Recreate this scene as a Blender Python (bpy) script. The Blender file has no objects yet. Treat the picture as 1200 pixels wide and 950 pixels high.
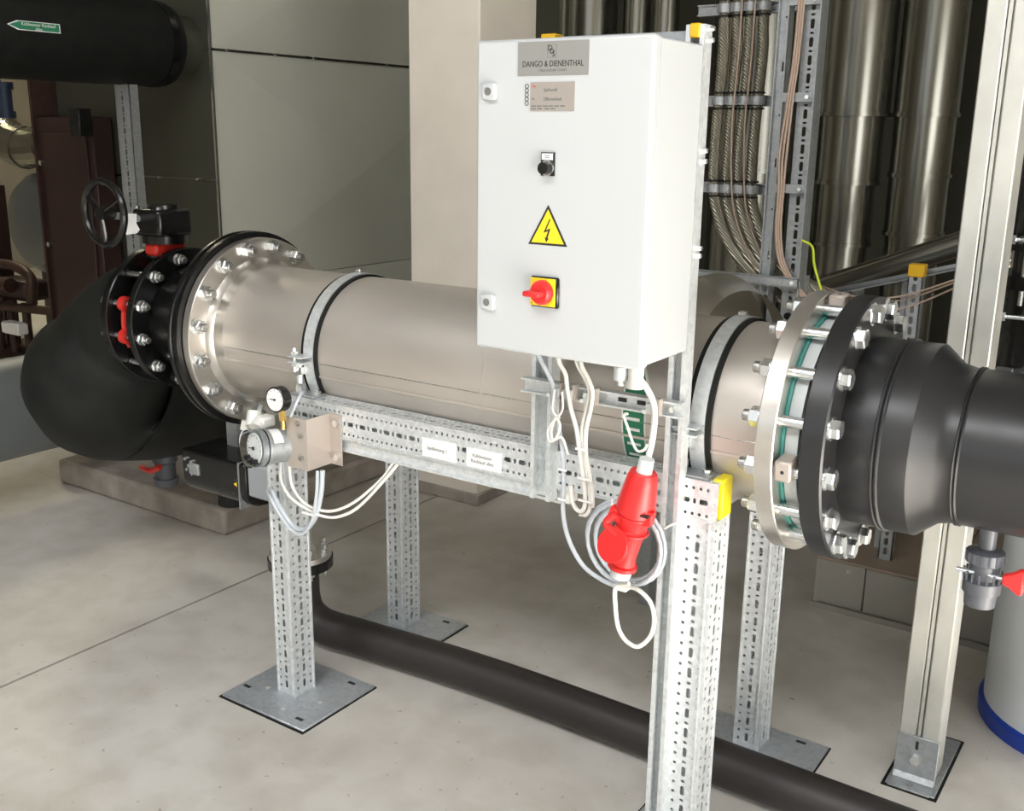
import bpy, bmesh, math, random
from mathutils import Vector, Matrix
random.seed(7)
S = bpy.context.scene
COL = S.collection
PI = math.pi

# ---------------------------------------------------------------- camera
cam = bpy.data.cameras.new('camera')
cam.sensor_fit = 'HORIZONTAL'; cam.sensor_width = 36.0
cam.lens = 36.0 * 1222.13 / 1200.0
cam.clip_start = 0.05; cam.clip_end = 200
co = bpy.data.objects.new('camera', cam); COL.objects.link(co)
yaw, pit, rol = [math.radians(a) for a in (34.13, 14.67, 0.79)]
F_ = Vector((-math.sin(yaw) * math.cos(pit), math.cos(yaw) * math.cos(pit), -math.sin(pit)))
R_ = Vector((math.cos(yaw), math.sin(yaw), 0)); U_ = R_.cross(F_)
R2 = math.cos(rol) * R_ + math.sin(rol) * U_; U2 = -math.sin(rol) * R_ + math.cos(rol) * U_
M4 = Matrix((R2, U2, -F_)).transposed().to_4x4(); M4.translation = Vector((0, 0, 1.65))
co.matrix_world = M4
S.camera = co

# ---------------------------------------------------------------- world, daylight, exposure
S.view_settings.view_transform = 'Standard'; S.view_settings.look = 'None'
S.view_settings.gamma = 1.0; S.view_settings.exposure = 0.0
w = bpy.data.worlds.new('world'); S.world = w; w.use_nodes = True
w.node_tree.nodes['Background'].inputs[0].default_value = (0.62, 0.72, 0.85, 1)
w.node_tree.nodes['Background'].inputs[1].default_value = 1.0

def area(name, loc, to, sx, sy, power, col):
    l = bpy.data.lights.new(name, 'AREA'); l.shape = 'RECTANGLE'; l.size = sx; l.size_y = sy
    l.energy = power; l.color = col
    o = bpy.data.objects.new(name, l); COL.objects.link(o); o.location = loc
    o.rotation_euler = (Vector(to) - Vector(loc)).to_track_quat('-Z', 'Y').to_euler()
    return o
# daylight through the open gate in the right wall, and the window band in the front wall
area('gate_daylight', (3.35, -0.3, 1.25), (-1.0, -0.3, 1.25), 3.4, 2.4, 150, (1.0, 0.985, 0.96))
sun = bpy.data.lights.new('sun', 'SUN'); sun.energy = 55.0; sun.angle = .01; sun.color = (1, .96, .90)
so = bpy.data.objects.new('sun', sun); COL.objects.link(so); so.location = (6, -1, 5)
so.rotation_euler = Vector((-1.0, .35, -.66)).to_track_quat('-Z', 'Y').to_euler()
area('skylight', (-.8, -1.9, 4.95), (-.8, -1.9, 0), 5.2, 1.8, 325, (0.98, 0.99, 1.0))
area('window_daylight', (-1.6, -3.9, 2.3), (-1.6, 2, 1.6), 5.0, 1.6, 22, (0.97, 0.98, 1.0))
# added fill lamps, unseen under the ceiling, lifting the dim background
area('fill_lamp', (-2.2, 5.2, 4.6), (-2.2, 5.2, 0), 1.6, 0.3, 14, (1.0, 0.93, 0.78))
area('fill_lamp', (-8.2, 4.6, 4.6), (-8.2, 4.6, 0), 1.6, 0.3, 110, (1.0, 0.90, 0.66))

# ---------------------------------------------------------------- materials
def mat(name, col, rough=0.5, metal=0.0, var=0.0, scale=8.0, bump=0.0, col2=None, stretch=None, rvar=0.0, **kw):
    m = bpy.data.materials.new(name); m.use_nodes = True; nt = m.node_tree; N = nt.nodes; L = nt.links
    b = N['Principled BSDF']
    b.inputs['Base Color'].default_value = (*col, 1); b.inputs['Roughness'].default_value = rough
    b.inputs['Metallic'].default_value = metal
    for k, v in kw.items():
        b.inputs[k.replace('_', ' ')].default_value = v
    tc = N.new('ShaderNodeTexCoord'); mp = N.new('ShaderNodeMapping'); L.new(tc.outputs['Object'], mp.inputs[0])
    if stretch: mp.inputs['Scale'].default_value = stretch
    no = N.new('ShaderNodeTexNoise'); no.inputs['Scale'].default_value = scale; no.inputs['Detail'].default_value = 5
    L.new(mp.outputs[0], no.inputs[0])
    if var or col2:
        c2 = col2 or tuple(max(0, c * (1 - var)) for c in col)
        c1 = col if col2 else tuple(min(1, c * (1 + var)) for c in col)
        r = N.new('ShaderNodeValToRGB'); r.color_ramp.elements[0].position = 0.35; r.color_ramp.elements[1].position = 0.65
        r.color_ramp.elements[0].color = (*c2, 1); r.color_ramp.elements[1].color = (*c1, 1)
        L.new(no.outputs[0], r.inputs[0]); L.new(r.outputs[0], b.inputs['Base Color'])
    if rvar:
        mr = N.new('ShaderNodeMapRange'); mr.inputs[1].default_value = 0.3; mr.inputs[2].default_value = 0.7
        mr.inputs[3].default_value = max(0.02, rough - rvar); mr.inputs[4].default_value = min(1, rough + rvar)
        L.new(no.outputs[0], mr.inputs[0]); L.new(mr.outputs[0], b.inputs['Roughness'])
    if bump:
        bp = N.new('ShaderNodeBump'); bp.inputs['Strength'].default_value = bump; bp.inputs['Distance'].default_value = 0.002
        L.new(no.outputs[0], bp.inputs['Height']); L.new(bp.outputs[0], b.inputs['Normal'])
    return m

def spangle(name, col, rough, metal):
    m = mat(name, col, rough, metal); nt = m.node_tree; N = nt.nodes; L = nt.links; b = N['Principled BSDF']
    vo = N.new('ShaderNodeTexVoronoi'); vo.inputs['Scale'].default_value = 90
    L.new(N['Mapping'].outputs[0], vo.inputs['Vector'])
    sx = N.new('ShaderNodeSeparateColor'); L.new(vo.outputs['Color'], sx.inputs[0])
    r = N.new('ShaderNodeValToRGB')
    r.color_ramp.elements[0].color = (*[c * 0.90 for c in col], 1); r.color_ramp.elements[1].color = (*[min(1, c * 1.08) for c in col], 1)
    L.new(sx.outputs[0], r.inputs[0]); L.new(r.outputs[0], b.inputs['Base Color'])
    mr = N.new('ShaderNodeMapRange'); mr.inputs[3].default_value = rough - .08; mr.inputs[4].default_value = rough + .12
    L.new(sx.outputs[1], mr.inputs[0]); L.new(mr.outputs[0], b.inputs['Roughness'])
    return m

def floor_mat():
    m = mat('concrete_floor', (0.46, 0.44, 0.41), 0.42); nt = m.node_tree; N = nt.nodes; L = nt.links; b = N['Principled BSDF']
    def noise(s, d=6, dist=0):
        n = N.new('ShaderNodeTexNoise'); n.inputs['Scale'].default_value = s; n.inputs['Detail'].default_value = d
        n.inputs['Distortion'].default_value = dist; L.new(N['Mapping'].outputs[0], n.inputs[0]); return n
    a = noise(1.1, 8, .6); c = noise(7, 8, .3); s = noise(38, 2)
    r = N.new('ShaderNodeValToRGB'); r.color_ramp.elements[0].position = .3; r.color_ramp.elements[1].position = .7
    r.color_ramp.elements[0].color = (.56, .53, .48, 1); r.color_ramp.elements[1].color = (.69, .665, .62, 1)
    L.new(a.outputs[0], r.inputs[0])
    r2 = N.new('ShaderNodeValToRGB'); r2.color_ramp.elements[0].position = .3; r2.color_ramp.elements[1].position = .6
    r2.color_ramp.elements[0].color = (.84, .83, .81, 1); r2.color_ramp.elements[1].color = (1, 1, 1, 1)
    L.new(c.outputs[0], r2.inputs[0])
    r3 = N.new('ShaderNodeValToRGB'); r3.color_ramp.elements[0].position = .24; r3.color_ramp.elements[1].position = .30
    r3.color_ramp.elements[0].color = (.6, .56, .5, 1); r3.color_ramp.elements[1].color = (1, 1, 1, 1)
    L.new(s.outputs[0], r3.inputs[0])
    def mul(x, y):
        k = N.new('ShaderNodeMix'); k.data_type = 'RGBA'; k.blend_type = 'MULTIPLY'; k.inputs[0].default_value = 1
        L.new(x, k.inputs[6]); L.new(y, k.inputs[7]); return k.outputs[2]
    L.new(mul(mul(r.outputs[0], r2.outputs[0]), r3.outputs[0]), b.inputs['Base Color'])
    mr = N.new('ShaderNodeMapRange'); mr.inputs[3].default_value = .34; mr.inputs[4].default_value = .6
    L.new(c.outputs[0], mr.inputs[0]); L.new(mr.outputs[0], b.inputs['Roughness'])
    bp = N.new('ShaderNodeBump'); bp.inputs['Strength'].default_value = .12; bp.inputs['Distance'].default_value = .003
    L.new(c.outputs[0], bp.inputs['Height']); L.new(bp.outputs[0], b.inputs['Normal'])
    return m

MT = {
 'floor': floor_mat(),
 'joint': mat('joint_filler', (.035, .028, .022), .9),
 'wall': mat('plaster', (.36, .33, .27), .85, var=.05, scale=3),
 'ceiling': mat('ceiling_paint', (.20, .19, .17), .9),
 'column': mat('painted_concrete', (.80, .735, .64), .8, var=.03, scale=5, bump=.1),
 'plinth': mat('plinth_concrete', (.34, .30, .26), .8, var=.22, scale=7, bump=.3),
 'galv': spangle('galvanized_steel', (.74, .77, .78), .42, .55),
 'galvd': spangle('dull_galvanized_steel', (.40, .42, .43), .45, .6),
 'post': mat('zinc_coated_post', (.62, .62, .57), .48, .55, var=.10, scale=9, stretch=(1, 1, .6), rvar=.06),
 'steel': mat('pickled_stainless', (.60, .555, .505), .44, .65, var=.06, scale=5, stretch=(.35, 1, 1), rvar=.07, bump=.02),
 'ringsteel': mat('turned_stainless', (.66, .63, .585), .33, .9, var=.05, scale=14, rvar=.05),
 'duct': mat('duct_cladding', (.23, .225, .19), .27, .95, var=.08, scale=2, stretch=(1, 1, .2), rvar=.05),
 'tank': mat('tank_cladding', (.80, .81, .71), .46, .40, var=.04, scale=1.5, rvar=.04),
 'tankd': mat('dark_olive_and_tank_shade', (.075, .075, .055), .5, .4, var=.08, scale=1.5),  # olive darkened to carry the shade of the tank's left face
 'bend': mat('bright_duct_cladding', (.50, .48, .42), .28, .95, var=.05, scale=2),
 'platez': spangle('galvanized_plate', (.50, .53, .56), .45, .5),
 'zinc': mat('zinc_plated_bolt', (.78, .80, .80), .24, .95, var=.08, scale=40),
 'thread': mat('stud_thread', (.42, .42, .40), .35, .9, var=.3, scale=160),
 'pe': mat('black_polyethylene', (.018, .018, .019), .36, 0, rvar=.05, scale=6),
 'rubber': mat('black_rubber_insulation', (.009, .010, .009), .62, 0, var=.25, scale=12, Specular_IOR_Level=.3),
 'blackmet': mat('black_coated_steel', (.006, .006, .006), .24, 0, rvar=.05),
 'lowpipe': mat('dark_brown_plastic_pipe', (.022, .018, .017), .5, 0, var=.12, scale=5),
 'white': mat('white_powder_coat', (.52, .54, .55), .32, 0),
 'plate': mat('anodised_plate', (.32, .32, .30), .45, .35),
 'plate2': mat('warm_grey_plate', (.38, .345, .31), .5, .3),
 'ink': mat('dark_ink', (.02, .02, .02), .6),
 'inkgrey': mat('grey_ink', (.16, .16, .15), .6),
 'red': mat('red_plastic', (.72, .025, .025), .35),
 'redd': mat('red_coated_cast_iron', (.62, .03, .02), .42),
 'yellow': mat('yellow_plastic', (.85, .72, .02), .4),
 'yellowo': mat('amber_plastic', (.72, .42, .01), .45),
 'signy': mat('sign_yellow', (.90, .66, .02), .4),
 'green': mat('green_sticker', (.02, .20, .10), .4),
 'label': mat('white_label', (.85, .85, .84), .4),
 'cable': mat('grey_cable_jacket', (.52, .56, .60), .42),
 'cablew': mat('white_cable_jacket', (.78, .77, .72), .4),
 'cableb': mat('beige_cable', (.42, .31, .24), .5),
 'yg': mat('yellow_green_wire', (.55, .65, .03), .5),
 'brass': mat('brass', (.75, .52, .16), .28, .95),
 'gland': mat('light_grey_gland', (.62, .65, .65), .45),
 'pvc': mat('grey_pvc', (.085, .09, .105), .4),
 'greybox': mat('grey_plastic_housing', (.36, .38, .40), .5),
 'brk': mat('painted_bracket', (.50, .44, .39), .5, .35),
 'clear': mat('clear_housing', (.9, .93, .93), .06, 0, Transmission_Weight=1.0, IOR=1.06),
 'braid': mat('braided_steel', (.36, .34, .27), .36, .9),
 'gpipe': mat('grey_pipe_cladding', (.17, .185, .19), .42, .4, var=.06, scale=2),
 'brown': mat('red_brown_enamel_and_reflection', (.040, .018, .015), .5, .1, var=.12, scale=3),  # frame and pump enamel, also the reflection colour of the box by the tank
 'gasket': mat('teal_gasket', (.08, .36, .32), .5),
 'drum': mat('white_drum', (.74, .78, .82), .35),
 'blue': mat('blue_plastic', (.01, .05, .38), .35),
 'wood': mat('brown_cover_board', (.26, .20, .15), .6, 0, var=.1, scale=6),
 'boxp': mat('grey_beige_panel', (.30, .285, .25), .55, .1, var=.04, scale=5),
 'rust': mat('dark_machine_brown', (.060, .030, .022), .5, .3, var=.3, scale=10),
 'darkb': mat('dark_blue_valve', (.03, .05, .10), .45),
}
# fine weave on the braid
_b = MT['braid'].node_tree; _w = _b.nodes.new('ShaderNodeTexWave'); _w.inputs['Scale'].default_value = 55; _w.bands_direction = 'DIAGONAL'
_b.links.new(_b.nodes['Mapping'].outputs[0], _w.inputs[0]); _k = _b.nodes.new('ShaderNodeBump'); _k.inputs['Strength'].default_value = .8
_k.inputs['Distance'].default_value = .003; _b.links.new(_w.outputs[1], _k.inputs['Height']); _b.links.new(_k.outputs[0], _b.nodes['Principled BSDF'].inputs['Normal'])

# ---------------------------------------------------------------- mesh helpers
def basis(d):
    d = Vector(d).normalized(); a = Vector((0, 0, 1)) if abs(d.z) < .9 else Vector((1, 0, 0))
    u = d.cross(a).normalized(); return d, u, d.cross(u).normalized()

def smooth_path(pts, n=6):
    P = [Vector(p) for p in pts]
    if len(P) < 3: return P
    Q = [2 * P[0] - P[1]] + P + [2 * P[-1] - P[-2]]; out = []
    for i in range(1, len(Q) - 2):
        for k in range(n):
            t = k / n; a, b, c, d = Q[i - 1], Q[i], Q[i + 1], Q[i + 2]
            out.append(.5 * ((2 * b) + (c - a) * t + (2 * a - 5 * b + 4 * c - d) * t * t + (-a + 3 * b - 3 * c + d) * t ** 3))
    out.append(P[-1]); return out

class M:
    def __init__(s): s.bm = bmesh.new()
    def box(s, x0, x1, y0, y1, z0, z1):
        v = [s.bm.verts.new(p) for p in ((x0, y0, z0), (x1, y0, z0), (x1, y1, z0), (x0, y1, z0), (x0, y0, z1), (x1, y0, z1), (x1, y1, z1), (x0, y1, z1))]
        for f in ((3, 2, 1, 0), (4, 5, 6, 7), (0, 1, 5, 4), (1, 2, 6, 5), (2, 3, 7, 6), (3, 0, 4, 7)): s.bm.faces.new([v[i] for i in f])
        return s
    def obox(s, c, ax, hx, hy, hz):            # oriented box, ax = (x,y,z) unit vectors
        c = Vector(c); ax = [Vector(a).normalized() for a in ax]; v = []
        for k in (-1, 1):
            for i, j in ((-1, -1), (1, -1), (1, 1), (-1, 1)): v.append(s.bm.verts.new(c + ax[0] * hx * i + ax[1] * hy * j + ax[2] * hz * k))
        for f in ((3, 2, 1, 0), (4, 5, 6, 7), (0, 1, 5, 4), (1, 2, 6, 5), (2, 3, 7, 6), (3, 0, 4, 7)): s.bm.faces.new([v[i] for i in f])
        return s
    def lathe(s, prof, o, axis, n=32, close=False, ph=0.0):
        d, u, w_ = basis(axis); o = Vector(o); rings = []
        for t, r in prof:
            if r < 1e-6: rings.append([s.bm.verts.new(o + d * t)])
            else: rings.append([s.bm.verts.new(o + d * t + (u * math.cos(2 * PI * k / n + ph) + w_ * math.sin(2 * PI * k / n + ph)) * r) for k in range(n)])
        if close: rings.append(rings[0])
        for a, b in zip(rings, rings[1:]):
            for k in range(n):
                j = (k + 1) % n
                q = [a[k % len(a)], a[j % len(a)], b[j % len(b)], b[k % len(b)]]
                q = list(dict.fromkeys(q))
                if len(q) > 2:
                    try: s.bm.faces.new(q)
                    except ValueError: pass
        return s
    def cyl(s, a, b, r, n=24, r2=None, ph=0.0):
        a = Vector(a); b = Vector(b); L = (b - a).length; r2 = r if r2 is None else r2
        return s.lathe([(0, 0), (0, r), (L, r2), (L, 0)], a, b - a, n, ph=ph)
    def tube(s, pts, r, n=8, k=6, caps=True):
        P = smooth_path(pts, k); rr = r if isinstance(r, (list, tuple)) else None
        d, u, w_ = basis(P[1] - P[0]); rings = []
        for i, p in enumerate(P):
            t = (P[min(i + 1, len(P) - 1)] - P[max(i - 1, 0)]).normalized()
            u = (u - t * u.dot(t)).normalized(); w_ = t.cross(u)
            if rr:
                f = i / (len(P) - 1) * (len(rr) - 1); a = int(min(f, len(rr) - 2)); q = rr[a] + (rr[a + 1] - rr[a]) * (f - a)
            else: q = r
            rings.append([s.bm.verts.new(p + (u * math.cos(2 * PI * m / n) + w_ * math.sin(2 * PI * m / n)) * q) for m in range(n)])
        for a, b in zip(rings, rings[1:]):
            for m in range(n): s.bm.faces.new((a[m], a[(m + 1) % n], b[(m + 1) % n], b[m]))
        if caps: s.bm.faces.new(rings[0][::-1]); s.bm.faces.new(rings[-1])
        return s
    def prism(s, pts, vec):                    # closed polygon (3D) swept along vec
        vec = Vector(vec); a = [s.bm.verts.new(p) for p in pts]; b = [s.bm.verts.new(Vector(p) + vec) for p in pts]
        s.bm.faces.new(a[::-1]); s.bm.faces.new(b); n = len(a)
        for k in range(n): s.bm.faces.new((a[k], a[(k + 1) % n], b[(k + 1) % n], b[k]))
        return s
    def perf(s, O, u, v, W, L, cols):          # sheet with real holes; cols = (centre, half width, hole length, pitch, start)
        O = Vector(O); u = Vector(u); v = Vector(v)
        def q(*pts):
            s.bm.faces.new([s.bm.verts.new(O + u * a + v * b) for a, b in pts])
        x = 0.0
        for c, hw, hl, pt, st in sorted(cols):
            x0, x1 = c - hw, c + hw
            if x0 > x: q((x, 0), (x0, 0), (x0, L), (x, L))
            y = 0.0; k = min(hw, hl / 2) * .55; H = []; t = st; full = hl
            while t + full < L - .004:
                H.append((t, full))
                if full > .015 and pt - full > .016 and t + pt < L - .01: H.append((t + full + (pt - full) / 2 - .0035, .007))
                t += pt
            for t, hl in H:
                k = min(hw, hl / 2) * .55
                q((x0, y), (x1, y), (x1, t), (x0, t))
                for (cx, sx) in ((x0, 1), (x1, -1)):
                    q((cx, t), (cx + sx * k, t), (cx, t + k)) if sx > 0 else q((cx, t), (cx, t + k), (cx + sx * k, t))
                    e = t + hl
                    q((cx, e), (cx, e - k), (cx + sx * k, e)) if sx > 0 else q((cx, e), (cx + sx * k, e), (cx, e - k))
                y = t + hl
            q((x0, y), (x1, y), (x1, L), (x0, L)); x = x1
        q((x, 0), (W, 0), (W, L), (x, L))
        return s
    def out(s, name, m, parent=None, smooth=True, bev=0, solid=0, world=True, seg=1):
        bm = s.bm
        if solid: bmesh.ops.remove_doubles(bm, verts=bm.verts, dist=1e-5)
        else: bmesh.ops.recalc_face_normals(bm, faces=bm.faces)
        bm.normal_update()
        for f in bm.faces: f.smooth = smooth
        for e in bm.edges:
            if len(e.link_faces) == 2 and e.calc_face_angle(0) > .6: e.smooth = False
        off = ORG.get(parent.name, Vector((0, 0, 0))) if (parent and world) else Vector((0, 0, 0))
        if off.length: bmesh.ops.translate(bm, verts=bm.verts, vec=-off)
        me = bpy.data.meshes.new(name); bm.to_mesh(me); bm.free(); me.materials.append(MT[m] if isinstance(m, str) else m)
        o = bpy.data.objects.new(name, me); COL.objects.link(o)
        if parent: o.parent = parent; ORG[o.name] = off.copy()
        else: ORG[o.name] = Vector((0, 0, 0))
        if solid: md = o.modifiers.new('sheet', 'SOLIDIFY'); md.thickness = solid; md.offset = -1
        if bev: md = o.modifiers.new('bevel', 'BEVEL'); md.width = bev; md.segments = seg; md.limit_method = 'ANGLE'; md.angle_limit = .8
        return o
ORG = {}

def tag(o, label, cat, group=None):
    o['label'] = label; o['category'] = cat
    if group: o['group'] = group
    return o
def thing(name, label, cat, loc=(0, 0, 0), group=None):
    o = bpy.data.objects.new(name, None); COL.objects.link(o); o.location = loc; o.empty_display_size = .05
    ORG[o.name] = Vector(loc); return tag(o, label, cat, group)
def struct(o): o['kind'] = 'structure'; return o
def put(proto, loc, parent, rot=None):          # copy of a part (and its sub-parts) placed at a world spot
    c = proto.copy(); COL.objects.link(c); c.parent = parent
    off = ORG.get(parent.name, Vector((0, 0, 0))); c.location = Vector(loc) - off
    if rot is not None: c.rotation_euler = rot
    ORG[c.name] = off.copy()
    for ch in proto.children:
        d = ch.copy(); COL.objects.link(d); d.parent = c
    return c
def text(s_, size, x, y, z, parent, m='ink', name='lettering', align='CENTER', rot=(PI / 2, 0, 0), depth=.0002, sx=1.0, world=True):
    cu = bpy.data.curves.new('t', 'FONT'); cu.body = s_; cu.size = size; cu.extrude = depth; cu.align_x = align; cu.align_y = 'CENTER'
    cu.resolution_u = 2
    o = bpy.data.objects.new('t', cu); COL.objects.link(o); bpy.context.view_layer.update()
    me = bpy.data.meshes.new_from_object(o); bpy.data.objects.remove(o); bpy.data.curves.remove(cu)
    me.materials.clear(); me.materials.append(MT[m])
    r = bpy.data.objects.new(name, me); COL.objects.link(r); r.parent = parent
    off = ORG.get(parent.name, Vector((0, 0, 0))); r.location = Vector((x, y, z)) - off; r.rotation_euler = rot; r.scale = (sx, 1, 1)
    return r
def radial(cy, cz, r, n, ph0, x):               # points on a bolt circle about the X direction
    return [(Vector((x, cy + r * math.cos(ph0 + 2 * PI * k / n), cz + r * math.sin(ph0 + 2 * PI * k / n))), ph0 + 2 * PI * k / n) for k in range(n)]

PY, PZ = 2.20, 1.0465                           # pipe axis

# ================================================================ SETTING
fl = struct(M().box(-12, 4, -4.2, 8, -.12, -.02).out('floor', 'joint'))
for x0, x1 in ((-12, -2.877), (-2.865, 4)):
    M().box(x0, x1, -4.2, 8, -.02, 0).out('slab', 'floor', fl)
struct(M().box(-12, 4, 7.8, 8, 0, 5).out('wall_back', 'wall'))
struct(M().box(-12, -11.8, -4.2, 7.8, 0, 5).out('wall_left', 'wall'))
g = M(); g.box(3.6, 3.8, -4.2, -1.8, 0, 5); g.box(3.6, 3.8, 1.8, 7.8, 0, 5); g.box(3.6, 3.8, -1.8, 1.8, 2.5, 5)
struct(g.out('wall_right', 'wall'))
g = M(); g.box(-11.8, -4.1, -4.2, -4, 0, 5); g.box(.9, 3.6, -4.2, -4, 0, 5); g.box(-4.1, .9, -4.2, -4, 0, 1.5); g.box(-4.1, .9, -4.2, -4, 3.1, 5)
struct(g.out('wall_front', 'wall'))
struct(M().box(-12, 4, -4.2, 8, 5, 5.2).out('ceiling', 'ceiling'))
col = M().box(-3.022, -2.645, 3.63, 4.053, 0, 5).out('column', 'column', bev=.006); struct(col)
tr = M().box(-3.032, -2.635, 3.618, 4.06, 0, .055).out('trim_1', 'plinth', bev=.006); struct(tr)

# low concrete plinth under the tank
o = M().box(-4.44, -3.27, 2.70, 5.6, 0, .12).out('concrete_plinth', 'plinth', bev=.018, seg=2)
tag(o, 'low concrete plinth with chamfered edges on the floor behind the black elbow', 'plinth')

# clad tank / duct corner
t = thing('insulated_tank', 'large square insulated tank clad in dull grey cross-broken sheet metal behind the left flange', 'tank', (-4.9, 4.5, .12))
M().box(-5.62, -4.262, 3.612, 7.0, .12, 3.9).out('core', 'ink', t)
def crossbreak(P, n, h, name='panel', m='tank'):
    g = M(); P = [Vector(p) for p in P]; c = sum(P, Vector()) / 4 + Vector(n) * h
    f = [g.bm.verts.new(p) for p in P]; b = [g.bm.verts.new(p - Vector(n) * .012) for p in P]; cc = g.bm.verts.new(c)
    for i in range(4):
        g.bm.faces.new((f[i], f[(i + 1) % 4], cc)); g.bm.faces.new((b[i], b[(i + 1) % 4], f[(i + 1) % 4], f[i]))
    return g.out(name, m, t, smooth=False)
for z0, z1 in ((.13, .866), (.870, 2.022), (2.026, 3.174), (3.178, 3.89)):
    for y0, y1 in ((3.6, 5.786), (5.790, 6.98)):
        crossbreak([(-4.25, y0, z0), (-4.25, y1, z0), (-4.25, y1, z1), (-4.25, y0, z1)], (1, 0, 0), .045)
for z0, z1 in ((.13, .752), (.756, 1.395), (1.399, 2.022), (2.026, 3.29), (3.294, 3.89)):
    crossbreak([(-5.62, 3.6, z0), (-4.25, 3.6, z0), (-4.25, 3.6, z1), (-5.62, 3.6, z1)], (0, -1, 0), .006, m='tankd')  # left face: same cladding, its shade put into a darker colour
M().box(-4.256, -4.244, 3.594, 3.606, .13, 3.89).out('corner_bead', 'zinc', t)
for z in (1.397, 2.024): M().box(-5.62, -4.25, 3.594, 3.602, z - .005, z + .005).out('seam_strip', 'duct', t)
M().box(-4.252, -4.244, 3.6, 6.98, 2.018, 2.030).out('seam_strip', 'duct', t)
for z in (2.024,):
    for y in (3.7, 4.02, 4.3, 4.9, 5.5): M().cyl((-4.25, y, z), (-4.238, y, z), .008, 8).out('rivet', 'zinc', t)
for x in (-4.4, -4.7, -5.1):
    M().cyl((x, 3.6, 1.397), (x, 3.588, 1.397), .008, 8).out('rivet', 'zinc', t)

# added red-brown box that paints the reddish reflection on the tank's left face
t = thing('reflection_box', 'red-brown box standing in for a reflection on the tank behind the black handwheel', 'reflection stand-in', (-5.3, 3.5, 0))
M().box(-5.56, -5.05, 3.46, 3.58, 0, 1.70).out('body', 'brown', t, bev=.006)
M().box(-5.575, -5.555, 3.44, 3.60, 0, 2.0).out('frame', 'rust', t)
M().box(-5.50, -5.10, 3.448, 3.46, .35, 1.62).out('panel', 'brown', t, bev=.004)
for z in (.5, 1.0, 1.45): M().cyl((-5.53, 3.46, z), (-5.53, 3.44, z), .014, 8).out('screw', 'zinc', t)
t = thing('small_control_box', 'small black control box with a pointed knob below the black insulated pipe', 'control box', (-5.08, 3.42, 1.66))
M().box(-5.13, -5.04, 3.38, 3.456, 1.60, 1.74).out('body', 'blackmet', t, bev=.004)
M().cyl((-5.13, 3.42, 1.67), (-5.19, 3.42, 1.67), .022, 12, .004).out('knob', 'blackmet', t)

# big black insulated pipe, top left
t = thing('insulated_pipe', 'thick black rubber-insulated pipe running across the top left corner into the tank', 'pipe', (-4.45, 2.4, 2.04))
M().lathe([(0, 0), (0, .197), (2.85, .197), (2.87, .190), (2.87, .12)], (-4.45, .6, 2.04), (0, 1, 0), 48).out('insulation', 'rubber', t)
M().lathe([(2.79, .195), (2.79, .201), (2.83, .201), (2.83, .195)], (-4.45, .6, 2.04), (0, 1, 0), 48, close=True).out('end_band', 'blackmet', t)
M().lathe([(2.86, .15), (3.0, .15)], (-4.45, .6, 2.04), (0, 1, 0), 32).out('neck', 'tankd', t)
# arrow label wrapped on that pipe (small, flat)
def arrow_label(X, Zc, R, y0, y1, ang, half, parent):
    # cylindrical patch, tip at y0
    def P(y, a, rr): return (X + rr * math.cos(a), y, Zc + rr * math.sin(a))
    def shape(rr, k, m, nm):
        g = M(); tip = .045
        n = 6
        A = [ang + half * k * (-1 + 2 * i / n) for i in range(n + 1)]
        ya, yb = y0 + tip + (1 - k) * .06, y1 - (1 - k) * .03
        rows = [[g.bm.verts.new(P(y, a, rr)) for a in A] for y in (ya, yb)]
        for i in range(n): g.bm.faces.new((rows[0][i], rows[0][i + 1], rows[1][i + 1], rows[1][i]))
        tp = g.bm.verts.new(P(y0 + (1 - k) * .05, ang, rr))
        for i in range(n): g.bm.faces.new((rows[0][i + 1], rows[0][i], tp))
        return g.out(nm, m, parent)
    shape(R + .0008, 1, 'label', 'border'); shape(R + .0016, .84, 'green', 'label_face')
st = arrow_label
st(-4.45, 2.04, .197, 2.561, 2.80, .055, .095, t)
c_, s_ = math.cos(.05), math.sin(.05)
for txt, dz in (('Kühlwasser Rücklauf', .007), ('alles', -.010)):
    text(txt, .0185, -4.45 + .1995 * c_ , 2.700, 2.04 + .1995 * s_ + dz, t, 'label', rot=(PI / 2 - .0, 0, PI / 2), sx=1.0)

# slotted channel carrying it
def slotted_post(name, label, x0, x1, y0, y1, z0, z1, m='galvd', pitch=.05, grp=None, cat='strut', caps=None):
    t = thing(name, label, cat, ((x0 + x1) / 2, (y0 + y1) / 2, z0), grp)
    W = x1 - x0
    M().perf((x0, y0, z0), (1, 0, 0), (0, 0, 1), W, z1 - z0, [(W / 2, .0065, .026, pitch, .02)]).out('web', m, t, smooth=False, solid=.0025)
    M().box(x0, x0 + .003, y0, y1, z0, z1).out('flange', m, t); M().box(x1 - .003, x1, y0, y1, z0, z1).out('flange', m, t)
    if caps: M().box(x0 - .003, x1 + .003, y0 - .003, y1 + .003, z1 - .03, z1 + .012).out('end_cap', caps, t, bev=.003)
    return t
slotted_post('slotted_post', 'upright slotted channel post under the black insulated pipe', -4.50, -4.39, 3.22, 3.27, 0, 1.845)
# grey clad pipe at floor level
t = thing('grey_pipe', 'grey clad pipe lying low at the left edge behind the black elbow', 'pipe', (-4.3, 2, .23))
M().lathe([(0, 0), (0, .218), (3.1, .218), (3.1, 0)], (-4.3, 0, .45), (0, 1, 0), 48).out('cladding', 'gpipe', t)
M().lathe([(1.05, .217), (1.05, .223), (1.09, .223), (1.09, .217)], (-4.3, 0, .45), (0, 1, 0), 48, close=True).out('band', 'gpipe', t)
for y, z in ((.6, 0), (2.84, .12)): M().box(-4.36, -4.24, y, y + .12, z, .26).out('saddle', 'blackmet', t)

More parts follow.
